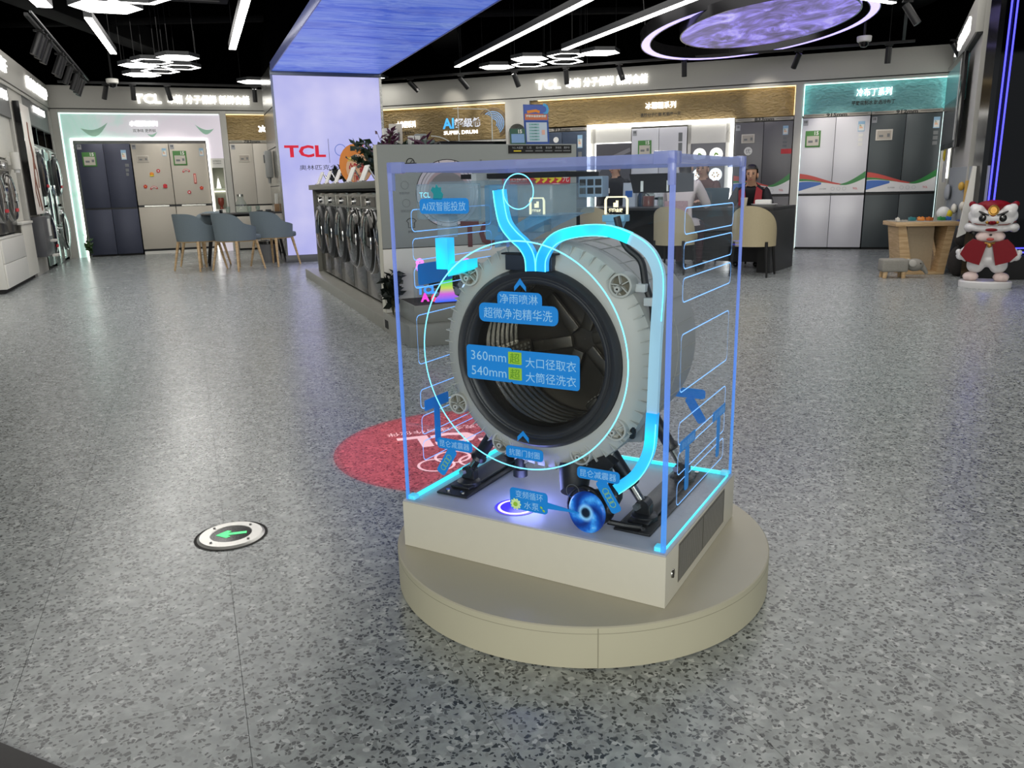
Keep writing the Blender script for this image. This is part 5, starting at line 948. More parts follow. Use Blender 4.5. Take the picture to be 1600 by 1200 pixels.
bobj('lion_head', [((0, 0, .645), (.19, .14, .10)), ((-.10, -.06, .615), (.09, .07, .045)), ((.10, -.06, .615), (.09, .07, .045)), ((-.135, -.07, .705), (.065, .06, .06), (0, -25, 0)), ((.135, -.07, .705), (.065, .06, .06), (0, 25, 0)), ((-.165, -.05, .735), (.045, .05, .04)), ((.165, -.05, .735), (.045, .05, .04)), ((-.19, -.02, .66), (.03, .06, .05)), ((.19, -.02, .66), (.03, .06, .05))], LW, p)
bobj('red_cap', [((0, .02, .755), (.15, .12, .05)), ((0, -.07, .735), (.075, .06, .05)), ((0, -.09, .67), (.05, .05, .06)), ((-.19, .04, .765), (.035, .05, .03)), ((.19, .04, .765), (.035, .05, .03)), ((0, -.12, .60), (.05, .035, .018))], LR, p)
for s in (-1, 1):
    B().ell((s * .088, -.128, .645), (.034, .022, .034)).obj('eye', BLK, p); B().ell((s * .080, -.149, .657), .007, u=8, v=6).obj('eye_glint', PAPER, p); B().tube([(s * .035, -.140, .672), (s * .09, -.138, .688), (s * .14, -.115, .715)], [.005, .011, .004], 8).obj('eyebrow', BLK, p)
    B().tube([(s * .05, -.142, .583), (s * .13, -.125, .588), (s * .205, -.04, .612)], .005, 6).obj('mouth_line', mat('brown_line', '6a3028', .4), p)
B().lathe([(0, -.02), (.03, -.02), (.036, -.012), (.045, -.014), (.05, 0), (0, 0)], (0, -.130, .715), 'y', 28).obj('medallion', GLD, p)
for x in (-.045, -.015, .015, .045): B().ell((x, -.152, .607), .014, u=10, v=8).obj('bead', GLD if abs(x) > .03 else LR, p)
B().tube([(-.08, -.10, .425), (0, -.14, .415), (.08, -.10, .425)], .008, 8).obj('collar', GLD, p); B().ell((0, -.15, .40), .022).obj('bell', GLD, p)
# ------------------------------------------------------------------ ceiling fixtures
class wires:
    def __init__(s, b, pts, z0, z1=3.7): s.a = pts, z0, z1
    def obj(s, name, m, p):
        for x, y in s.a[0]: B().cyl((x, y, s.a[1]), (x, y, s.a[2]), .003, n=5).obj(name, m, p)
def bar(label, x0, y0, x1, y1, w=.08, z=2.8):
    L = math.hypot(x1 - x0, y1 - y0); rz = math.atan2(y1 - y0, x1 - x0); p = thing('linear_light', label, 'light', (x0, y0, z), rz)
    B().box(0, L, -w / 2, w / 2, .006, .075).obj('housing', DGREY, p); B().box(.004, L - .004, -w / 2 + .004, w / 2 - .004, -.004, .006).obj('diffuser', LEDW, p); B().box(L / 2 - .004, L / 2 + .004, -w / 2, w / 2, -.007, .0).obj('joint', DGREY, p)
    wires(B(), ((.25, 0), (L - .25, 0)), .075, 3.7 - z).obj('wire', mat('wire', '1c1c1c', .6), p)
bar('thick white linear light at the upper left picture corner', -3.95, 6.9, -4.42, 8.34, .14); bar('short white linear light left of the hexagon lights', -4.27, 8.86, -5.05, 11.03)
bar('white linear light between the hexagon lights and the blue canopy', -2.05, 7.2, -3.47, 10.9, .09); bar('long white linear light just right of the blue canopy', 1.35, 7.2, -.73, 12.89); bar('long white linear light left of the ring light', 2.42, 7.3, .81, 11.53, .09); bar('white linear light crossing in front of the ring light', 2.9, 8.35, 4.1, 9.04, .07)
def hexa(label, x, y, full, rz, r=.30, z=2.8, grp=None):
    p = thing('hexagon_light', label, 'light', (x, y, z), R(rz), grp); H_ = lambda q: [(q * math.cos(R(60 * k)), q * math.sin(R(60 * k))) for k in range(6)]
    b = B()
    if full: b.lathe([(.0005, 0), (r, 0)], (0, 0, 0), 'z', 6); b.obj('diffuser', LEDW, p, 0); B().lathe([(r + .004, -.002), (r + .004, .05), (.001, .05)], n=6).obj('housing', DGREY, p, 0)
    else: b.lathe([(r * .76, 0), (r, 0)], (0, 0, 0), 'z', 6); b.obj('diffuser', LEDW, p, 0); B().lathe([(r + .004, -.002), (r + .004, .05), (r * .74, .05), (r * .74, -.002)], n=6).obj('housing', DGREY, p, 0)
    wires(B(), ((r * .8, 0), (-r * .8, 0)), .05, 3.7 - z).obj('wire', mat('wire', '1c1c1c', .6), p)
for lab, x, y, f in (('solid hexagon light at the left tip of the right-hand cluster', -.12, 13.0, 1), ('solid hexagon light second from the left in the right-hand cluster', .36, 12.25, 1), ('solid hexagon light at the ring-light end of the right-hand cluster', 1.34, 11.87, 1), ('hollow hexagon light beside the left tip of the right-hand cluster', .37, 12.80, 0), ('hollow hexagon light lowest in the middle of the right-hand cluster', .90, 12.60, 0), ('hollow hexagon light topmost in the middle of the right-hand cluster', .87, 12.05, 0)): hexa(lab, x, y, f, 8, .275)
for lab, x, y, f in (('solid hexagon light at the top right of the left cluster', -4.39, 11.45, 1), ('solid hexagon light at the left of the left cluster', -5.18, 12.05, 1), ('solid hexagon light lowest in the left cluster', -5.54, 12.95, 1), ('hollow hexagon light topmost of the left cluster', -4.85, 11.72, 0), ('hollow hexagon light at the right of the left cluster', -4.68, 12.28, 0), ('hollow hexagon light in the middle of the left cluster', -5.12, 12.62, 0)): hexa(lab, x, y, f, 21.5, .275)
hexa('solid hexagon light near the top edge, above the left cluster', -3.86, 8.40, 1, 21.5, .33); hexa('hollow hexagon light at the top edge above the left cluster', -3.42, 8.02, 0, 21.5, .33); hexa('solid hexagon light half hidden left of the steel column', -4.15, 14.05, 1, 21.5, .29); hexa('solid hexagon light peeping out right of the lilac screen', -2.22, 14.05, 1, 21.5, .29)
rot = Vector((-.0712, .0875, 1)).normalized().to_track_quat('Z', 'Y').to_euler()
p = thing('ring_light', 'large violet glowing ring light hung from the ceiling', 'light', (3.12, 10.6, 2.838)); p.rotation_euler = rot
B().lathe([(1.30, 0), (1.40, 0)], n=72).obj('diffuser', mat('ring_violet', 'cfc8ff', .4, es=1.6, ec='b0a4ff', var=0), p, 0); B().lathe([(1.40, -.004), (1.41, -.004), (1.41, .14), (1.29, .14), (1.29, -.004), (1.30, -.004)], n=72).obj('housing', mat('ring_steel', '3a3a3c', .2, .8), p)
b = B()
for k in range(6): b.cyl((1.35 * math.cos(k * 1.047 + .3), 1.35 * math.sin(k * 1.047 + .3), .14), (1.35 * math.cos(k * 1.047 + .3), 1.35 * math.sin(k * 1.047 + .3), .85), .004, n=5)
b.obj('wire', mat('wire', '1c1c1c', .6), p)
p = thing('moon_disc', 'round violet moon-print light disc inside the ring light', 'light', (3.10, 10.05, 2.80)); p.rotation_euler = rot
B().lathe([(.0005, 0), (1.0, 0)], n=64).obj('printed_diffuser', MOON, p, 0); B().lathe([(1.0, -.003), (1.015, -.003), (1.015, .12), (.001, .12)], n=64).obj('housing', mat('ring_steel', '3a3a3c', .2, .8), p)
b = B()
for k in range(4): b.cyl((.8 * math.cos(k * 1.57), .8 * math.sin(k * 1.57), .12), (.8 * math.cos(k * 1.57), .8 * math.sin(k * 1.57), .8), .004, n=5)
b.obj('wire', mat('wire', '1c1c1c', .6), p)
# track spots
tk = thing('lighting_track', 'black lighting track in front of the right back wall', 'track', FR.p(-3, -.95, 2.70), FR.a); B().box(-4.6, 4.3, -.018, .018, 0, .03).obj('rail', BLACK, tk)
wires(B(), ((-4, 0), (-2, 0), (0, 0), (2, 0), (4, 0)), .03, .96).obj('wire', mat('wire', '1c1c1c', .6), tk)
tk = thing('lighting_track', 'black lighting track in front of the left back wall', 'track', FL.p(2.2, -1.1, 2.70), FL.a); B().box(-1.9, 1.5, -.018, .018, 0, .03).obj('rail', BLACK, tk)
tk = thing('lighting_track', 'black lighting track running along the left side wall', 'track', (-5.60, 10.9, 2.70), FL.a + PI / 2); B().box(-2.9, 2.2, -.018, .018, 0, .03).obj('rail', BLACK, tk); B().box(-2.9, 2.2, -.05, -.03, .03, .05).obj('cable', DGREY, tk)
tk = thing('lighting_track', 'short black track at the upper right in front of the side wall', 'track', (4.55, 9.7, 2.76), FS.a + PI / 2); B().box(-1.3, 1.6, -.018, .018, 0, .03).obj('rail', BLACK, tk)
def tspot(label, q, d, L=.17, grp=None):
    q = Vector(q); d = Vector(d).normalized(); p = thing('track_spotlight', label, 'spotlight', q, 0, grp)
    B().box(-.05, .05, -.016, .016, -.02, 0).obj('adapter', BLACK, p); B().cyl((0, 0, -.02), (0, 0, -.055), .012).obj('stem', BLACK, p)
    c = Vector((0, 0, -.065)); B().tube([c - d * .03, c + d * L], .038, 14).obj('barrel', mat('spot_black', '141415', .4), p); e = c + d * (L + .001)
    return q + e
specs = [(-5.85, (.55, .6, -.75), -5.6, 35), (-4.99, (.5, .6, -.8), -5.1, 30), (-4.12, (.25, .5, -1), -3.6, 0), (-3.32, (0, .3, -1), -3.2, 0), (-2.53, (.3, .4, -1), -2.0, 0), (-1.61, (0, .3, -1), -1.6, 0), (-.10, (-.4, .5, -1), -.4, 26), (1.0, (0, .2, -1), 1.1, 0), (1.75, (.6, .4, -.9), 1.8, 0)]
names = ['first', 'second', 'third', 'fourth', 'fifth', 'sixth', 'seventh', 'eighth', 'ninth']
for k, (s, d, _, e) in enumerate(specs):
    c, n = math.cos(FR.a), math.sin(FR.a); dw = (d[0] * c - d[1] * n, d[0] * n + d[1] * c, d[2]); tspot('black track spotlight, %s from the lilac screen on the right back track' % names[k], FR.p(s, -.95, 2.70), dw, .17)
for k, s in enumerate((.95, 1.33, 1.83, 3.15)):
    c, n = math.cos(FL.a), math.sin(FL.a); d = ((-.3, .3, -1), (-.05, .3, -1), (.2, .3, -1), (0, .2, -1))[k]; tspot('black track spotlight, %s from the left corner on the left back track' % names[k], FL.p(s, -1.1, 2.70), (d[0] * c - d[1] * n, d[0] * n + d[1] * c, d[2]), .17)
for k, t in enumerate((-2.2, -1.95, -1.6, -.7, -.45, .2, .9, 1.3, 1.6)):
    q = Fr(-5.60, 10.9, 111.5).p(t, 0, 2.70); tspot('black track spotlight, %s along the left side track' % names[k], q, (-.35, -.25, -1), .20)
tspot('black track spotlight at the top right corner of the ceiling', Fr(4.55, 9.7, 65).p(-1.1, 0, 2.76), (.5, -.3, -.9), .2)
for k, (x, y, z, lab) in enumerate(((-6.03, 13.0, 2.72, 'white dome camera at the left end of the ceiling'), (4.54, 10.75, 2.72, 'white dome camera near the teal bay'))):
    p = thing('dome_camera', lab, 'camera', (x, y, z)); B().lathe([(.0, .04), (.085, .04), (.09, .03), (.085, -.02), (.07, -.03), (0, -.03)], n=24).obj('housing', WHITE, p); B().lathe([(.062, -.03), (.055, -.06), (.035, -.085), (.001, -.095)], n=20).obj('dome', BLK, p); B().cyl((0, 0, .04), (0, 0, .97), .015).obj('stem', BLACK, p)
ac = thing('ceiling_cassette', 'dark air cassette hidden in the black ceiling above the left hexagon lights', 'air conditioner', (-3.55, 9.3, 3.15), FL.a); B().box(-.6, .6, -.6, .6, 0, .3, .02).obj('casing', mat('duct_black', '141415', .6), ac)
for k in range(6): B().box(-.5, .5, -.45 + .16 * k, -.38 + .16 * k, -.012, .0).obj('louvre', mat('louvre', '1c1c1d', .5), ac)
# wall washing light pools
for q in ((-5.55, 2.35, 28, 34), (-4.85, 2.2, 22, 40), (-.55, 2.2, 22, 38), (-2.3, 2.1, 14, 46), (.5, 1.35, 46, 54), (1.4, 1.4, 22, 50)): spot('wall_spot', FR.p(q[0] - .2, -.95, 2.55), FR.p(q[0], 0, q[1]), q[2], q[3])
for q in ((.7, 1.4, 22, 50), (1.8, 1.5, 22, 50), (3.1, 1.8, 14, 46)): spot('wall_spot', FL.p(q[0], -1.1, 2.52), FL.p(q[0], 0, q[1]), q[2], q[3])
for s in (4.6, 3.0, 1.2): spot('wall_spot', sf(s, -1.1, 2.55), sf(s - .1, 0, 1.5), 16, 50)
# ------------------------------------------------------------------ floor: exit lamp, red light projection painted with films
p = thing('floor_exit_light', 'round steel floor light with a green arrow set in the floor', 'floor light', (-.875, 2.268, .0005), R(14))
B().lathe([(.060, .006), (.062, .0075), (.092, .0068), (.098, .002), (.102, 0)], n=48).obj('steel_ring', mat('ring_satin', 'd6d5d0', .35, .75), p); B().lathe([(.096, .0012), (.108, .0010)], n=48).obj('sealant', mat('sealant', '2a2824', .8), p); B().lathe([(.0005, .006), (.060, .006)], n=40).obj('black_face', BLK, p, 0)
AR = [(-.045, 0), (-.012, .028), (.0, .020), (-.010, .008), (.046, .008), (.046, -.008), (-.010, -.008), (.0, -.020), (-.012, -.028)]
b = B(); b.poly([(x, y, .0068) for x, y in AR]); b.obj('green_arrow', mat('arrow_green', '3be07a', .4, es=1.1, var=0), p, 0)
for k in range(4): a = R(45 + 90 * k); B().cyl((.076 * math.cos(a), .076 * math.sin(a), .0085), (.076 * math.cos(a), .076 * math.sin(a), .0095), .004, n=8).obj('screw', DGREY, p)
def projected_patch(nt, P, O):
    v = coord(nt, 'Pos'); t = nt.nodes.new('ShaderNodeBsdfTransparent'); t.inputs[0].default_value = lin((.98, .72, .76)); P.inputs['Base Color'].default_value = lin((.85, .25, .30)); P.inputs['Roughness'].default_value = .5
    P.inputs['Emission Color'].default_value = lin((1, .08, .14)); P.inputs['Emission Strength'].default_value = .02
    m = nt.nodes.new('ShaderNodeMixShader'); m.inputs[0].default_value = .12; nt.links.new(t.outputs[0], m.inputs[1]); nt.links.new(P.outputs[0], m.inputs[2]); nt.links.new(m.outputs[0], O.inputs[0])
PROJR = nodes_mat('red_light_film', projected_patch)
PROJW = clear('white_light_film', 'ffffff', .0, body=.72, bodycol='f2eef0', es=.5)  # glowing white film stands in for the projected letters and rings
p = thing('floor_projection', 'red round light patch with white lettering and rings on the terrazzo floor', 'light projection', (-.20, 3.10, .0008), R(197))
B().lathe([(.0005, 0), (.525, 0)], n=64).obj('red_patch', PROJR, p, 0)  # tinted film disc paints in the red of the projected light
T = Matrix(((1, 0, 0, 0), (0, 0, 1, 0), (0, -1, 0, 0), (0, 0, 0, 1))); T = Matrix.Rotation(R(-90), 4, 'X')
B().text('TCL', .0, -.11, .16, -.0012, w=.50, bold=.04).xf(T).obj('lettering', PROJW, p, 0); B().text('奥林匹克全球合作伙伴', 0, -.245, .05, -.0012, w=.56).xf(T).obj('lettering', PROJW, p, 0)
for k in range(5): b = B(); b.lathe([(.062, .0012 + .0004 * k), (.073, .0012 + .0004 * k)], (-.16 + .08 * k, .20 + (0 if k % 2 == 0 else -.07), 0), 'z', 32); b.obj('ring_emblem', PROJW, p, 0)
spot('gobo_projector', (-.20, 3.10, 3.25), (-.20, 3.10, 0), 330, 2 * math.degrees(math.atan(.525 / 3.25)), .06, (1, .045, .09))
# ------------------------------------------------------------------ the exhibit (frame FK: x along the front edge 0..-.72, y into the case)
p = thing('round_platform', 'low round cream platform under the washing-machine showcase', 'platform', (.17734, 2.02424, 0)); PC = mat('platform_cream', 'b3ae9c', .42, var=.04, vs=9); PS = mat('platform_side', 'b9b59f', .5, var=.05, vs=6)
B().lathe([(.0, .1037), (.494, .1037), (.4968, .1012)], n=128).obj('top', PC, p); B().lathe([(.4968, .1012), (.4968, .004), (.49, 0)], n=128).obj('side_wall', PS, p); B().lathe([(.4969, .088), (.4972, .0873), (.4969, .0866)], n=128).obj('rim_line', mat('rim_line', '8f8b78', .6), p)
a = -1.58; B().box(.4963, .4972, -.0011, .0011, .004, .1).xf(Matrix.Rotation(a, 4, 'Z')).obj('side_joint', mat('rim_line', '8f8b78', .6), p)
Wd, Dp, Z0, Z1, Z2 = .72, .5754, .1042, .2319, 1.0705
p = thing('showcase_plinth', 'white box base with side grilles carrying the clear showcase', 'base', FK.p(0, 0), FK.a); BW = mat('base_white', 'cdcabd', .4, var=.02)
B().box(-Wd, 0, 0, Dp, Z0, Z1 - .004, .0012).obj('box', BW, p); B().box(-Wd + .001, -.001, .001, Dp - .001, Z1 - .004, Z1, .0008).obj('top_sheet', mat('base_top', 'b4b8c4', .3, var=.02), p)
g_ = B().box(-.003, .0012, .088, .472, .128, .223).obj('side_grille', mat('grille_frame', '6c6a62', .4), p)
for k in range(2):
    y0 = .093 + k * .19; b = B()
    for j in range(24): b.box(.0012, .0022, y0 + .0075 * j, y0 + .0075 * j + .004, .132, .219)
    b.obj('mesh_bars', mat('grille_bar', '7d7c78', .4), g_, 0, kind='stuff')
    B().box(.001, .0016, y0, y0 + .184, .131, .22).obj('grille_dark', mat('grille_dark', '4c4b48', .5), g_)
B().lathe([(.0005, .002), (.010, .002), (.011, 0)], (0, .05, .168), 'x', 18).obj('lock', STEEL, p); B().box(.0021, .003, .047, .053, .158, .178).obj('keyhole', BLK, p)
# clear case
gc = thing('clear_showcase', 'clear acrylic showcase box with glowing blue edges and blue stickers', 'showcase', FK.p(0, 0), FK.a); I = .010; T_ = .008
PANE = clear('acrylic', 'fafcfe', .5); X0, X1, Y0, Y1 = -Wd + I, -I, I, Dp - I
B().box(X0, X1, Y0, Y0 + T_, Z1 + .001, Z2).obj('front_pane', PANE, gc, 0); B().box(X0, X1, Y1 - T_, Y1, Z1 + .001, Z2).obj('rear_pane', PANE, gc, 0)
B().box(X0, X0 + T_, Y0 + T_, Y1 - T_, Z1 + .001, Z2).obj('left_pane', PANE, gc, 0); B().box(X1 - T_, X1, Y0 + T_, Y1 - T_, Z1 + .001, Z2).obj('right_pane', PANE, gc, 0)
B().box(X0, X1, Y0, Y1, Z2, Z2 + .008).obj('top_pane', clear('acrylic_top', 'f4f8fc', .8), gc, 0)
ET = clear('edge_lavender', 'd8e0f4', 1.2, body=.5, bodycol='8a94c4', es=.22); EC = mat('edge_cyan', '7fe8f0', .2, es=1.25, ec='18d8f0', var=0); e = .0055
for x, y in ((X0, Y0), (X1, Y0), (X0, Y1), (X1, Y1)):
    w = .0060 if (x, y) == (X1, Y0) else .0042
    B().box(x - w, x + w * .6, y - .001, y + w * 1.4, Z1 + .001, Z2 + .006).obj('upright_edge', EDGE, gc, 0)
B().box(X0, X1, Y0 - .001, Y0 + .010, Z2 - .008, Z2 + .011).obj('top_edge', ET, gc); B().box(X0, X1, Y1 - .010, Y1 + .001, Z2 - .006, Z2 + .011).obj('top_edge', ET, gc)
for x in (X0, X1 - .010): B().box(x, x + .011, Y0, Y1, Z2 - .007, Z2 + .011).obj('top_edge', ET, gc)
B().box(X0 + .01, X0 + .016, Y0 + .02, Y1 - .02, Z1 + .001, Z1 + .010).obj('bottom_edge', EC, gc, 0); B().box(X0 + .02, X1 - .02, Y1 - .016, Y1 - .010, Z1 + .001, Z1 + .010).obj('bottom_edge', EC, gc, 0); B().box(X1 - .004, X1, Y0 + .02, Y1 - .02, Z1 + .001, Z1 + .003).obj('bottom_edge', EC, gc, 0)
CB_ = clear('corner_clear', 'd8e0f4', 1.2, body=.42, bodycol='9aa4d0', es=.22)
for x, y, sx, sy in ((X0, Y0, 1, 1), (X1, Y0, -1, 1), (X0, Y1, 1, -1), (X1, Y1, -1, -1)):
    b = B(); b.box(min(x - sx * .004, x + sx * .040), max(x - sx * .004, x + sx * .040), min(y - sy * .004, y + sy * .012), max(y - sy * .004, y + sy * .012), Z2 - .010, Z2 + .016, .002).box(min(x - sx * .004, x + sx * .012), max(x - sx * .004, x + sx * .012), min(y - sy * .004, y + sy * .04), max(y - sy * .004, y + sy * .04), Z2 - .010, Z2 + .016, .002).box(min(x - sx * .004, x + sx * .010), max(x - sx * .004, x + sx * .010), min(y - sy * .004, y + sy * .010), max(y - sy * .004, y + sy * .010), Z2 - .05, Z2 + .01, .002); b.obj('corner_cap', CB_, gc)
    B().box(min(x, x + sx * .022), max(x, x + sx * .022), min(y, y + sy * .022), max(y, y + sy * .022), Z1 + .001, Z1 + .012, .002).obj('foot_cap', mat('corner_cyan', '7fe0f0', .1, es=.5, ec='30c8f0', var=0), gc)
# engraved glowing lines
LB = mat('line_blue', '9ad0ff', .3, es=1.1, ec='70b0ff', var=0); LC = mat('line_cyan', '9aeaff', .3, es=1.15, ec='58d0ff', var=0)
B().lathe([(.2650, -.0012), (.2682, -.0012)], (-.364, Y0, .641), 'y', 96).obj('engraved_circle', LC, gc, 0); B().lathe([(.0365, -.0012), (.0388, -.0012)], (-.358, Y0, 1.014), 'y', 48).obj('engraved_circle', LC, gc, 0)
def frame_line(x, z0, z1, y0=.090, y1=.473, m=LB, w=.0022):
    pts = rrect(y0, y1, z0, z1, .012, 3); b = B(); n = len(pts)
    for i in range(n):
        (a0, c0), (a1, c1) = pts[i], pts[(i + 1) % n]
        if abs(a1 - a0) < .004 and abs(c1 - c0) > .03: w_ = w * .45
        else: w_ = w
        d = Vector((a1 - a0, c1 - c0)); L = d.length
        if L < 1e-5: continue
        nn = Vector((-d.y, d.x)) / L * w_ / 2; b.poly([(x, a0 + nn.x, c0 + nn.y), (x, a1 + nn.x, c1 + nn.y), (x, a1 - nn.x, c1 - nn.y), (x, a0 - nn.x, c0 - nn.y)])
    b.obj('engraved_frame', m, gc, 0)
ZS = ((.920, .974), (.848, .902), (.777, .828), (.578, .707), (.457, .509), (.386, .437), (.313, .367))
for z0, z1 in ZS: frame_line(X1 + .0012, z0, z1); frame_line(X0 - .0012, z0, z1)
# blue stickers. on the front pane (facing -y) and on the side panes
SB = mat('sticker_blue', '1479c8', .35, es=.16, ec='1a90f0', var=.03); ST_ = mat('sticker_text', '8fc4ea', .4, es=.12, var=0); SG = mat('sticker_green', '8fbf3a', .4, es=.1, var=0)
def sticker(polys, texts, M=Matrix.Identity(4), y=Y0 - .0006, m=SB):
    b = B()
    for k, q in enumerate(polys): b.prism(q, y - .0012 - .0002 * k, y)
    o = b.xf(M).obj('sticker', m, gc, 0)
    for t in texts:
        s, x, z, h = t[:4]; mm = t[4] if len(t) > 4 else ST_; B().text(s, x, z, h, y - .002, w=t[5] if len(t) > 5 else None).xf(M).obj('lettering', mm, o, 0)
    return o
sticker([rrect(-.624, -.487, .967, 1.002, .009)], [('AI双智能投放', -.556, .984, .021, ST_, .122)])
for q in ([(-.585, .999), (-.583, 1.012), (-.590, 1.02), (-.585, 1.028), (-.578, 1.025), (-.574, 1.034), (-.568, 1.026), (-.561, 1.027), (-.562, 1.018), (-.556, 1.012), (-.560, .999)],): sticker([q], [('TCL', -.607, 1.010, .012, mat('text_cyan', '7fe0ff', .4, es=.7, var=0))], m=mat('sticker_teal', '14808c', .35, es=.12, ec='18a0a8'))
cap = rrect(-.418, -.303, .757, .794, .012); sticker([cap, rrect(-.468, -.263, .722, .766, .014)], [('净雨喷淋', -.362, .778, .022, ST_, .098), ('超微净泡精华洗', -.366, .7435, .025, ST_, .178)])
up = lambda x, z, s: [(x - s, z - s * .9), (x, z + s * .9), (x + s, z - s * .9), (x + s, z - s * .1 - s * 1.4 + s * .2), (x, z - s * .1), (x - s, z - s * 1.3)]
sticker([[(-.373, .806), (-.358, .825), (-.343, .806), (-.343, .796), (-.358, .811), (-.373, .796)]], [])
sticker([rrect(-.507, -.382, .582, .664, .008), rrect(-.385, -.211, .580, .660, .008), rrect(-.3815, -.355, .610 - .022, .660, .003)], [('360mm', -.446, .640, .022, ST_, .096), ('大口径取衣', -.283, .634, .024, ST_, .128), ('540mm', -.446, .603, .022, ST_, .096), ('大筒径洗衣', -.283, .600, .024, ST_, .128)])
for z in (.641, .604): sticker([rrect(-.392, -.357, z - .0145, z + .0145, .002)], [('超', -.3745, z, .024, mat('green_dark', '5f9a2a', .4), .026)], y=Y0 - .0022, m=SG)
sticker([rrect(-.405, -.305, .398, .427, .008)], [('抗菌门封圈', -.355, .4125, .017, ST_, .082)]); sticker([[(-.373, .452), (-.358, .468), (-.343, .452), (-.343, .441), (-.358, .456), (-.373, .441)]], [])
def damper_tag(x, z, s=1, M=Matrix.Identity(4), y=Y0 - .0006, drop=True, txt='昆仑减震器'):
    c, n = math.cos(R(-58 * s)), math.sin(R(-58 * s)); L, w = .082, .027
    bar_ = [(x + s * .004 + c * a - n * b_, z - .012 + n * a + c * b_) for a, b_ in rrect(0, L * s if s > 0 else L, -w / 2, w / 2, .008)] if s > 0 else [(x - .004 - (math.cos(R(-58)) * a - math.sin(R(-58)) * b_), z - .012 + math.sin(R(-58)) * a + math.cos(R(-58)) * b_) for a, b_ in rrect(0, L, -w / 2, w / 2, .008)]
    o = sticker([rrect(x - .052, x + .052, z - .014, z + .014, .009), bar_], [(txt, x, z, .0175, ST_, .088)], M, y)
    for k in range(4):
        a = .028 + .011 * k; px, pz = x + s * (.004 + math.cos(R(58)) * a), z - .012 - math.sin(R(58)) * a; B().lathe([(.0065, -.0016), (.0078, -.0016)], (px, y, pz), 'y', 14).xf(M).obj('green_ring', SG, o, 0)
damper_tag(-.166, .390, 1); damper_tag(-.553, .405, -1)
sticker([rrect(-.397, -.295, .268, .322, .009), [(-.297, .300), (-.297, .284), (-.213, .288), (-.213, .290)]], [('变频循环', -.344, .308, .019, ST_, .074), ('水泵', -.338, .283, .019, ST_, .040)])
b = B()
for k in range(10): a = k * .628; b.ell((-.381 + .0095 * math.cos(a), Y0 - .003, .281 + .0095 * math.sin(a)), (.0055, .0008, .0035), (0, -math.degrees(a), 0), u=8, v=6)
fo = b.obj('flower_sticker', mat('petal_pale', 'c8e6a8', .4, es=.1), gc); B().lathe([(.0003, -.0042), (.006, -.0042)], (-.381, Y0, .281), 'y', 16).obj('flower_centre', SG, fo, 0); B().ell((-.305, Y0 - .003, .277), (.004, .001, .0025), (0, 40, 0), u=8, v=6).ell((-.311, Y0 - .003, .284), (.004, .001, .0025), (0, 40, 0), u=8, v=6).obj('leaf_sticker', SG, gc)
# side pane tags: M maps the xz drawing plane onto the right pane (facing +x) / left pane (facing -x)
MR = Matrix.Translation((X1 + .0006, 0, 0)) @ Matrix.Rotation(R(90), 4, 'Z'); ML = Matrix.Translation((X0 - .0006, 0, 0)) @ Matrix.Rotation(R(-90), 4, 'Z')
for y0 in (.160, .420): sticker([rrect(y0 - .056, y0 + .056, .436, .462, .004), rrect(y0 - .014, y0 + .012, .33, .437, .008)], [('昆仑减震器', y0, .449, .016, ST_, .09)], MR, 0)
for y0, zz in ((.162, .462),): sticker([rrect(-y0 - .056, -y0 + .056, zz - .015, zz + .015, .004), rrect(-y0 - .012, -y0 + .014, zz - .115, zz - .014, .008)], [('昆仑减震器', -y0, zz, .016, ST_, .09)], ML, 0)
sticker([rrect(-.262, -.106, .783, .838, .008)], [('的外桶', -.18, .810, .036, ST_, .13)], ML, 0)
MB = Matrix.Translation((0, Y1 + .0006, 0)) @ Matrix.Rotation(R(180), 4, 'Z')
damper_tag(.140, .452, -1, MB, 0)
# ------------------------------------------------------------------ cutaway washing machine inside
wm = thing('cutaway_washing_machine', 'cutaway front-loading washer tub with black gasket inside the showcase', 'washing machine', FK.p(0, 0), FK.a)
TUB = mat('tub_plastic', 'b9b8b0', .45, var=.03, sub=.05); C = (-.35, .10, .625)
B().lathe([(.212, -.02), (.225, -.022), (.262, -.004), (.276, .008), (.279, .02), (.279, .055), (.272, .058)], C, 'y', 72).obj('tub_front', TUB, wm)
B().lathe([(.272, .058), (.276, .060), (.276, .075), (.268, .078), (.264, .35), (.252, .39), (.05, .405), (.001, .405)], C, 'y', 72).obj('tub_rear', mat('tub_plastic_rear', 'a9a9a4', .5, var=.03), wm)
b = B()
for k in range(60):
    a = 2 * PI * k / 60 + .02; M = Matrix.Translation(C) @ Matrix.Rotation(-a, 4, 'Y'); b.box(.222, .277, -.012 + .004, .02, -.0009, .0009, M=M)
b.obj('radial_rib', TUB, wm, 0, kind='stuff')
b = B()
for k in range(26):
    a = 2 * PI * k / 26; M = Matrix.Translation(C) @ Matrix.Rotation(-a, 4, 'Y'); b.box(.262, .2685, .085, .33, -.0009, .0009, M=M)
for y in (.12, .2): b.lathe([(.264, y), (.2685, y), (.2685, y + .003), (.264, y + .003)], C, 'y', 60)
b.obj('tub_rib', mat('tub_plastic_rear', 'a9a9a4', .5, var=.03), wm, 0, kind='stuff')
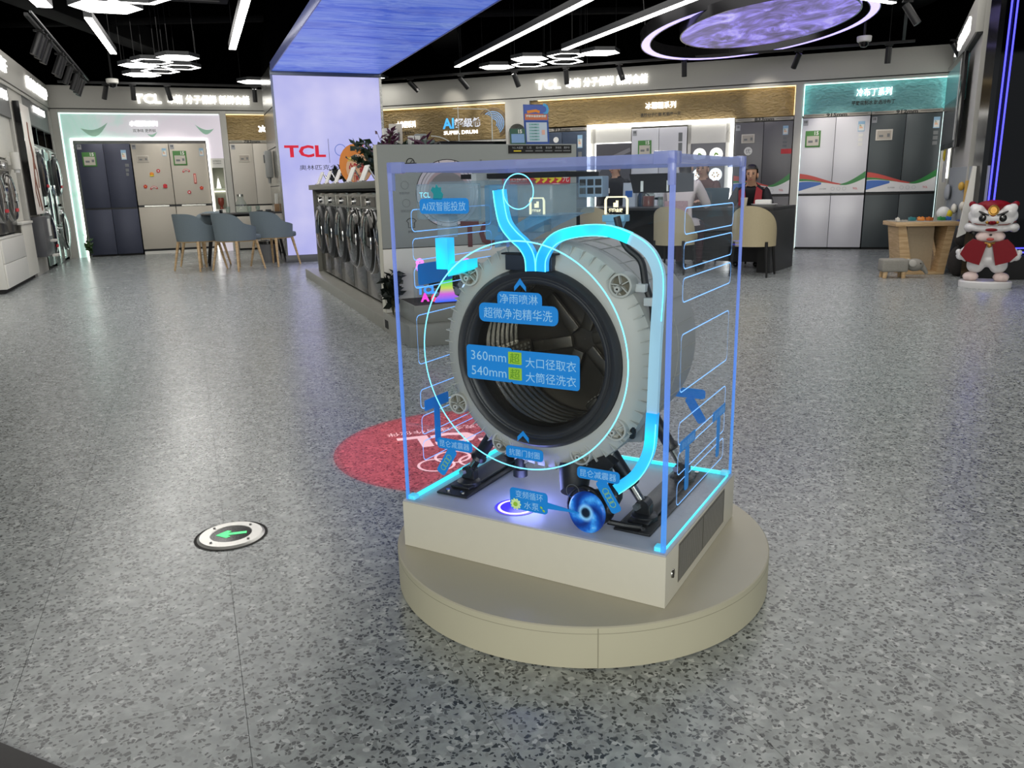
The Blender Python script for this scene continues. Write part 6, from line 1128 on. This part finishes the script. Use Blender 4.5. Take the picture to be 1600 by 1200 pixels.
for x, z in ((-.587, .489), (-.46, .404), (-.244, .405), (-.156, .478), (-.147, .809), (-.54, .819)):
    y = .088; o = B().lathe([(.0225, .03), (.0225, -.008), (.027, -.008), (.028, .03)], (x, y, z), 'y', 24).obj('boss', TUB, wm); B().lathe([(.0005, .006), (.0225, .006)], (x, y, z), 'y', 24).obj('boss_floor', mat('boss_dark', '6f6a5a', .6), o)
    for k in range(5): a = .5 + k * 1.257; B().ribbon([(x + .004 * math.cos(a), z + .004 * math.sin(a)), (x + .0235 * math.cos(a), z + .0235 * math.sin(a))], .0022, y - .007, y + .01).obj('spoke', TUB, o, 0)
    B().lathe([(.0025, -.012), (.007, -.012), (.0075, .01)], (x - .006, y, z - .008), 'y', 16).obj('screw_post', TUB, o); B().lathe([(.0003, -.006), (.003, -.006)], (x - .006, y, z - .008), 'y', 12).obj('screw_hole', BLK, o, 0)
G = (-.357, .10, .627)
B().lathe([(.218, -.010), (.2165, -.030), (.208, -.042), (.198, -.040), (.193, -.030), (.189, -.034), (.181, -.032), (.176, -.020), (.173, .0), (.171, .03), (.185, .05)], G, 'y', 96).obj('door_gasket', mat('gasket_grey', '2c2d2f', .4, var=.04), wm, 60)
B().lathe([(.1885, -.0335), (.192, -.0352), (.1955, -.0345)], G, 'y', 96).obj('gasket_fold', mat('rubber_sheen', '2a2b2d', .3), wm, 60)
DRM = mat('drum_steel', 'bdbab2', .26, .95, var=0)
b = B(); prof = [(.186, .045), (.199, .055)]
for k in range(1, 61): prof.append((.199 + .006 * math.cos(k * 2 * PI / 7.5), .055 + k * .195 / 60))
b.lathe(prof, G, 'y', 96); b.obj('drum', DRM, wm, 60)
B().lathe([(.206, .25), (.15, .262), (.06, .255), (.001, .255)], G, 'y', 64).obj('drum_back', mat('drum_back', '6f6b64', .3, .8), wm)
for k in range(6):
    a = k * 1.047 + .2; b = B(); M = Matrix.Translation((G[0], .10, G[2])) @ Matrix.Rotation(-a, 4, 'Y'); b.box(.03, .15, .235, .25, -.016, .016, .005, M=M); b.obj('drum_spoke', mat('drum_back2', '87837b', .3, .9), wm)
for k, a in enumerate((70, 190, 310)):
    M = Matrix.Translation((G[0], .10, G[2])) @ Matrix.Rotation(R(-a), 4, 'Y'); o = B().box(.15, .203, .07, .24, -.022, .022, .012, M=M).obj('lifter', mat('lifter_grey', '55534e', .3, .6), wm); b = B()
    for i in range(7):
        for j in range(3): b.box(.148, .1505, .085 + i * .021, .091 + i * .021, -.014 + j * .011, -.008 + j * .011, M=M)
    b.obj('lifter_hole', mat('hole_pale', '9a9a94', .4), o, 0, kind='stuff')
b = B(); b.lathe([(.001, .03), (.08, .022), (.14, .005), (.17, -.012)], G, 'y', 64); b.obj('door_glass_bowl', clear('smoked_glass', 'e2dfd8', .5), wm)
# detergent drawer unit at the top
FRO = clear('frosted_plastic', 'e2eef2', .4, body=.2, bodycol='d4dee2', es=.06); FRB = clear('frosted_blue', 'c8e6f6', .4, body=.3, bodycol='86c4e6', es=.12)  # faint emission added so the frosted plastic looks lighter
d = B().box(-.665, -.50, .10, .34, .945, 1.025, .006).obj('detergent_drawer', FRO, wm); B().box(-.69, -.51, .085, .10, .95, 1.035, .004).obj('drawer_front', FRO, d); B().box(-.50, -.33, .12, .36, .955, 1.03, .008).obj('water_distributor', FRO, wm); B().box(-.66, -.50, .10, .36, 1.026, 1.04, .003).obj('drawer_lid', FRO, wm); B().prism([(-.50, .905), (-.40, .958), (-.33, .958), (-.40, .93), (-.50, .880)], .14, .30).obj('water_duct', FRB, wm)
B().box(-.515, -.465, .12, .2, .90, 1.03, .006).obj('valve_block', FRB, wm); B().box(-.475, -.467, .115, .125, .92, 1.02).obj('blue_clip', mat('blue_plastic', '3f9ad0', .3), wm)
B().box(-.71 + .03, -.44, .09, .40, 1.043, 1.047, .001).obj('dark_lid', BLK, wm) if 0 else None
B().box(-.665, -.36, .25, .45, 1.046, 1.058, .002).obj('top_bracket', BLACK, wm); B().box(-.60, -.585, .2, .26, 1.03, 1.058).obj('bracket_clip', PAPER, wm)
B().box(-.35, -.285, .30, .34, .995, 1.045, .003).obj('control_module', mat('module_blue', '9fb6cc', .4), wm)
for i in range(3):
    for j in range(2): B().box(-.346 + .021 * i, -.330 + .021 * i, .2985, .30, 1.003 + .02 * j, 1.018 + .02 * j).obj('module_window', DGREY, wm, 0)
b = B(); b.prism([(-.145, 1.045), (-.045, 1.045), (-.045, 1.005), (-.135, 1.005)], .12, .26); b.obj('switch_box', mat('box_black', '15161a', .2), wm); B().box(-.118, -.112, .1185, .12, 1.008, 1.03).box(-.06, -.056, .1185, .12, 1.008, 1.03).obj('white_mark', PAPER, wm)
# soft water tubes
TBL = nodes_mat('tube_cyan', lambda nt, P, O: None); nt = TBL.node_tree; P_ = nt.nodes['Principled BSDF']; v = coord(nt, 'Pos'); nzz = tex(nt, 'Noise', v, 7, Detail=1)
tc_ = ramp(nt, nzz.outputs['Fac'], [(.35, '1a9fe6'), (.5, '35b8f0'), (.62, '20e0f4')]); nt.links.new(tc_, P_.inputs['Emission Color']); nt.links.new(tc_, P_.inputs['Base Color']); P_.inputs['Emission Strength'].default_value = .72; P_.inputs['Roughness'].default_value = .2
TBP = clear('tube_pale', 'd8f2fa', .6, body=.62, bodycol='b4d8e6', es=.34); TBE = mat('tube_edge', '9af6ff', .3, es=1.3, ec='50f0ff', var=0)
def smooth(pts, n=5):
    out = []
    for i in range(len(pts) - 1):
        p0, p1, p2, p3 = (Vector(pts[max(i - 1, 0)]), Vector(pts[i]), Vector(pts[i + 1]), Vector(pts[min(i + 2, len(pts) - 1)]))
        for k in range(n): t = k / n; out.append(.5 * ((2 * p1) + (p2 - p0) * t + (2 * p0 - 5 * p1 + 4 * p2 - p3) * t * t + (3 * p1 - p0 - 3 * p2 + p3) * t ** 3))
    return out + [Vector(pts[-1])]
def off(pts, d): return [p + Vector((-(pts[min(i + 1, len(pts) - 1)] - pts[max(i - 1, 0)]).y, (pts[min(i + 1, len(pts) - 1)] - pts[max(i - 1, 0)]).x)).normalized() * d for i, p in enumerate(pts)]
ta = smooth([(-.428, 1.018), (-.424, .985), (-.414, .945), (-.392, .918), (-.366, .896), (-.350, .870), (-.347, .838)]); o = B().ribbon(ta, .025, .040, .058).obj('water_tube', TBL, wm); B().ribbon(off(ta, -.0125), .0018, .0385, .04).ribbon(off(ta, .0125), .0018, .0385, .04).obj('tube_edge', TBE, o)
tb = smooth([(-.322, .838), (-.318, .872), (-.289, .909), (-.239, .926), (-.171, .930), (-.113, .914), (-.072, .888), (-.051, .852), (-.046, .812), (-.049, .744), (-.052, .660), (-.054, .575), (-.056, .517), (-.062, .449), (-.090, .392), (-.136, .349)])
n1, n2 = 26, 59; o = B().ribbon(tb[:n1], .024, .040, .058).obj('water_tube', TBL, wm); B().ribbon(off(tb, .012)[:46], .0018, .0385, .04).ribbon(off(tb, -.012)[:22], .0018, .0385, .04).obj('tube_edge', TBE, o); B().ribbon(tb[n1 - 1:n2], .024, .042, .056).obj('water_tube', TBP, wm); o = B().ribbon(tb[n2 - 1:], .024, .040, .058).obj('water_tube', TBL, wm); B().ribbon(off(tb, .012)[60:], .0018, .0385, .04).obj('tube_edge', TBE, o)
tl_ = smooth([(-.575, .915), (-.575, .87), (-.572, .846), (-.553, .836), (-.51, .848)]); o = B().ribbon([(-.589, .909), (-.589, .835)], .034, .04, .07).obj('water_tube', TBL, wm); B().prism([(-.575, .818), (-.520, .835), (-.52, .86), (-.575, .846)], .042, .09).obj('water_tube', TBL, wm); B().box(-.607, -.571, .05, .09, .91, .962, .004).obj('tube_socket', FRO, wm)
# hoses, dampers, rails, pump
bl = smooth([(-.175, .955), (-.155, .895), (-.117, .860), (-.105, .808), (-.088, .759), (-.083, .70), (-.086, .644), (-.100, .568), (-.127, .519)]); B().tube([(p.x, .125, p.y) for p in bl], .008, 10).obj('black_hose', RUB, wm)
for x, z in ((-.110, .805), (-.090, .775)): B().box(x - .012, x + .012, .105, .14, z - .012, z + .006, .002).obj('hose_clip', mat('clip_white', 'c9cbc9', .4), wm)
B().tube([(-.128, .11, .52), (-.125, .11, .47), (-.13, .12, .455)], .009, 10).obj('black_hose', RUB, wm)
B().box(-.428, -.305, .064, .084, .836, .872, .003).obj('counterweight_box', mat('box_navy', '232a36', .35), wm); B().box(-.437, -.296, .062, .086, .872, .876, .001).obj('box_lid', BLACK, wm)
o = B().box(-.243, -.187, .20, .235, .940, .956, .003).obj('top_mount', mat('mount_blue', '7fb6d4', .35), wm); B().prism([(-.235, .94), (-.195, .94), (-.205, .918), (-.225, .918)], .203, .232).obj('mount_foot', mat('mount_blue', '7fb6d4', .35), o)
CRL = mat('cream_lit', 'ffeec0', .4, es=1.0, var=0)
for x, s_ in ((-.2145, 1), (-.423, .7)):
    o = B().ribbon([(x - .027 * s_, .957)] + [(x - .027 * s_, .99)] + [(x - .023 * s_, .996), (x + .023 * s_, .996), (x + .027 * s_, .99)] + [(x + .027 * s_, .957)], .003, .215, .222).obj('lit_frame', CRL, wm, 0); B().text('超薄全嵌', x, .966, .007 * s_ + .002, .2145, w=.035 * s_, bold=.04).obj('lettering', CRL, o, 0); B().box(x - .006, x - .001, .2145, .218, .973, .983).box(x, x + .005, .2145, .218, .973, .988).obj('building_icon', CRL, o, 0)
B().box(-.45, -.395, .2, .24, .915, .945, .003).prism([(-.44, .945), (-.405, .945), (-.415, .96), (-.43, .96)], .203, .235).obj('top_mount', mat('mount_grey', '8aa4b0', .4), wm)
DK = mat('damper_black', '1b1c1e', .35); RAILM = mat('rail_black', '1e1f22', .35, .2)
zr = Z1 + .0008
for x0, x1, y0, y1 in ((-.665, -.569, .078, .50), (-.155, -.064, .074, .533)):
    o = B().box(x0, x1, y0, y1, zr, zr + .006, .002).obj('floor_rail', RAILM, wm); xm = (x0 + x1) / 2; B().box(x0 + .018, x1 - .018, y0 + .04, y1 - .04, zr + .006, zr + .014, .004).obj('rail_ridge', RAILM, o)
    for y in (y0 + .085, y1 - .085): B().lathe([(.034, .006), (.032, .016), (.022, .022), (.001, .023)], (xm, y, zr), 'z', 24).obj('rail_dome', RAILM, o)
    for y in (y0 + .018, y1 - .018):
        for x in (x0 + .025, x1 - .025): B().cyl((x, y, zr + .006), (x, y, zr + .010), .0065, n=6).obj('screw', CHROME, o)
def damper(foot, top):
    f, t = Vector(foot), Vector(top); d = t - f; o = B().tube([f + d * .34, f + d * .37, f + d * .42, f + d * .98], [.021, .023, .017, .017], 16).obj('damper', DK, wm)
    B().cyl(f + d * .05, f + d * .36, .0105, n=14).obj('piston', STEEL, o); B().tube([f - Vector((0, .016, 0)), f + Vector((0, .016, 0))], .017, 16).obj('damper_eye', DK, o); B().tube([f - Vector((.012, .026, 0)), f - Vector((.0, -.026, 0))], .0085, 6).obj('bolt', mat('bolt_zinc', 'a8b0b0', .3, .8), o)
    B().box(f.x - .02, f.x + .02, f.y - .012, f.y + .012, zr + .012, f.z + .004, .003).obj('bracket', DK, o); B().cyl(t - Vector((0, .015, 0)), t + Vector((0, .015, 0)), .02, n=18).obj('top_eye', TUB, o)
damper((-.617, .17, .274), (-.520, .15, .405)); damper((-.110, .155, .274), (-.197, .14, .410)); damper((-.110, .45, .274), (-.190, .40, .44)); damper((-.617, .42, .274), (-.52, .38, .44))
B().prism([(-.245, .385), (-.195, .40), (-.165, .44), (-.175, .48), (-.235, .43)], .12, .2).obj('tub_bracket', mat('bracket_grey', '8f9291', .4), wm); B().prism([(-.18, .42), (-.12, .43), (-.115, .52), (-.15, .53), (-.18, .47)], .16, .26).obj('tub_bracket', mat('bracket_grey', '8f9291', .4), wm); B().prism([(-.27, .365), (-.19, .405), (-.165, .385), (-.20, .345)], .10, .15).obj('damper_plate', DK, wm)
B().tube([(-.447, .15, .36), (-.447, .15, .315), (-.447, .15, .314), (-.447, .15, .295)], [.014, .014, .019, .019], 14).obj('drain_spout', RUB, wm)
B().tube([(-.275, .12, .365), (-.272, .11, .335), (-.262, .085, .305)], [.04, .038, .033], 16).obj('sump_hose', RUB, wm); B().tube([(-.275, .12, .345), (-.19, .14, .36)], [.026, .022], 12).obj('sump_hose', RUB, wm)
PU = Vector((-.205, .032, .2835)); tilt = Matrix.Translation(PU) @ Matrix.Rotation(R(-8), 4, 'Z') @ Matrix.Rotation(R(-4), 4, 'X')
sw = B().lathe([(.0003, -.004), (.046, -.004), (.0495, .0), (.0495, .004), (.045, .008)], (0, 0, 0), 'y', 56).obj('impeller_disc', SWIRL, wm); sw.matrix_local = tilt
B().lathe([(.001, .010), (.040, .010), (.044, .02), (.042, .06), (.03, .085), (.001, .09)], (0, 0, 0), 'y', 28).xf(tilt).obj('pump_body', DK, wm); B().lathe([(.046, .012), (.05, .014), (.05, .024), (.046, .026)], (0, 0, 0), 'y', 32).xf(Matrix.Translation((-.016, .006, .004)) @ tilt).obj('pump_ring', RUB, wm)
B().tube([(-.165, .06, .285), (-.15, .07, .32), (-.16, .10, .35)], .018, 12).obj('pump_outlet', DK, wm); B().tube([(-.17, .075, .25), (-.13, .085, .245), (-.09, .088, .246)], .007, 8).obj('pump_cable', RUB, wm)
B().lathe([(.016, 0), (.0175, 0)], (-.247, .045, .324), 'y', 16).obj('wire_clip', CHROME, wm)
rl = thing('purple_ring_light', 'violet glowing ring light lying on the showcase floor', 'light', FK.p(-.428, .090, Z1 + .0006), FK.a)
B().lathe([(.0003, .001), (.040, .001)], n=40).obj('violet_disc', mat('violet_glow', '2010c0', .4, es=1.3, ec='2a10f0', var=0), rl, 0); B().lathe([(.040, .001), (.046, .0016), (.047, 0)], n=48).obj('ring_diffuser', mat('ring_lavender', 'cdb8ff', .4, es=2.0, ec='b8a0ff', var=0), rl, 0); B().lathe([(.047, .0), (.054, .0008)], n=48).obj('halo_ring', mat('violet_halo', '3a28c8', .4, es=.7, ec='3018e0', var=0), rl, 0)
cl = bpy.data.lights.new('showcase_led', 'POINT'); cl.energy = .9; cl.color = (.35, .4, 1); cl.shadow_soft_size = .05; co = bpy.data.objects.new('showcase_led', cl); COL.objects.link(co); co.location = FK.p(-.42, .12, Z1 + .05)
dl = bpy.data.lights.new('added_drum_fill', 'POINT'); dl.energy = 2.2; dl.color = (1, .96, .9); dl.shadow_soft_size = .012; do = bpy.data.objects.new('added_drum_fill', dl); COL.objects.link(do); do.location = FK.p(-.30, .185, .775)  # unseen point light added inside the drum to brighten its ribs
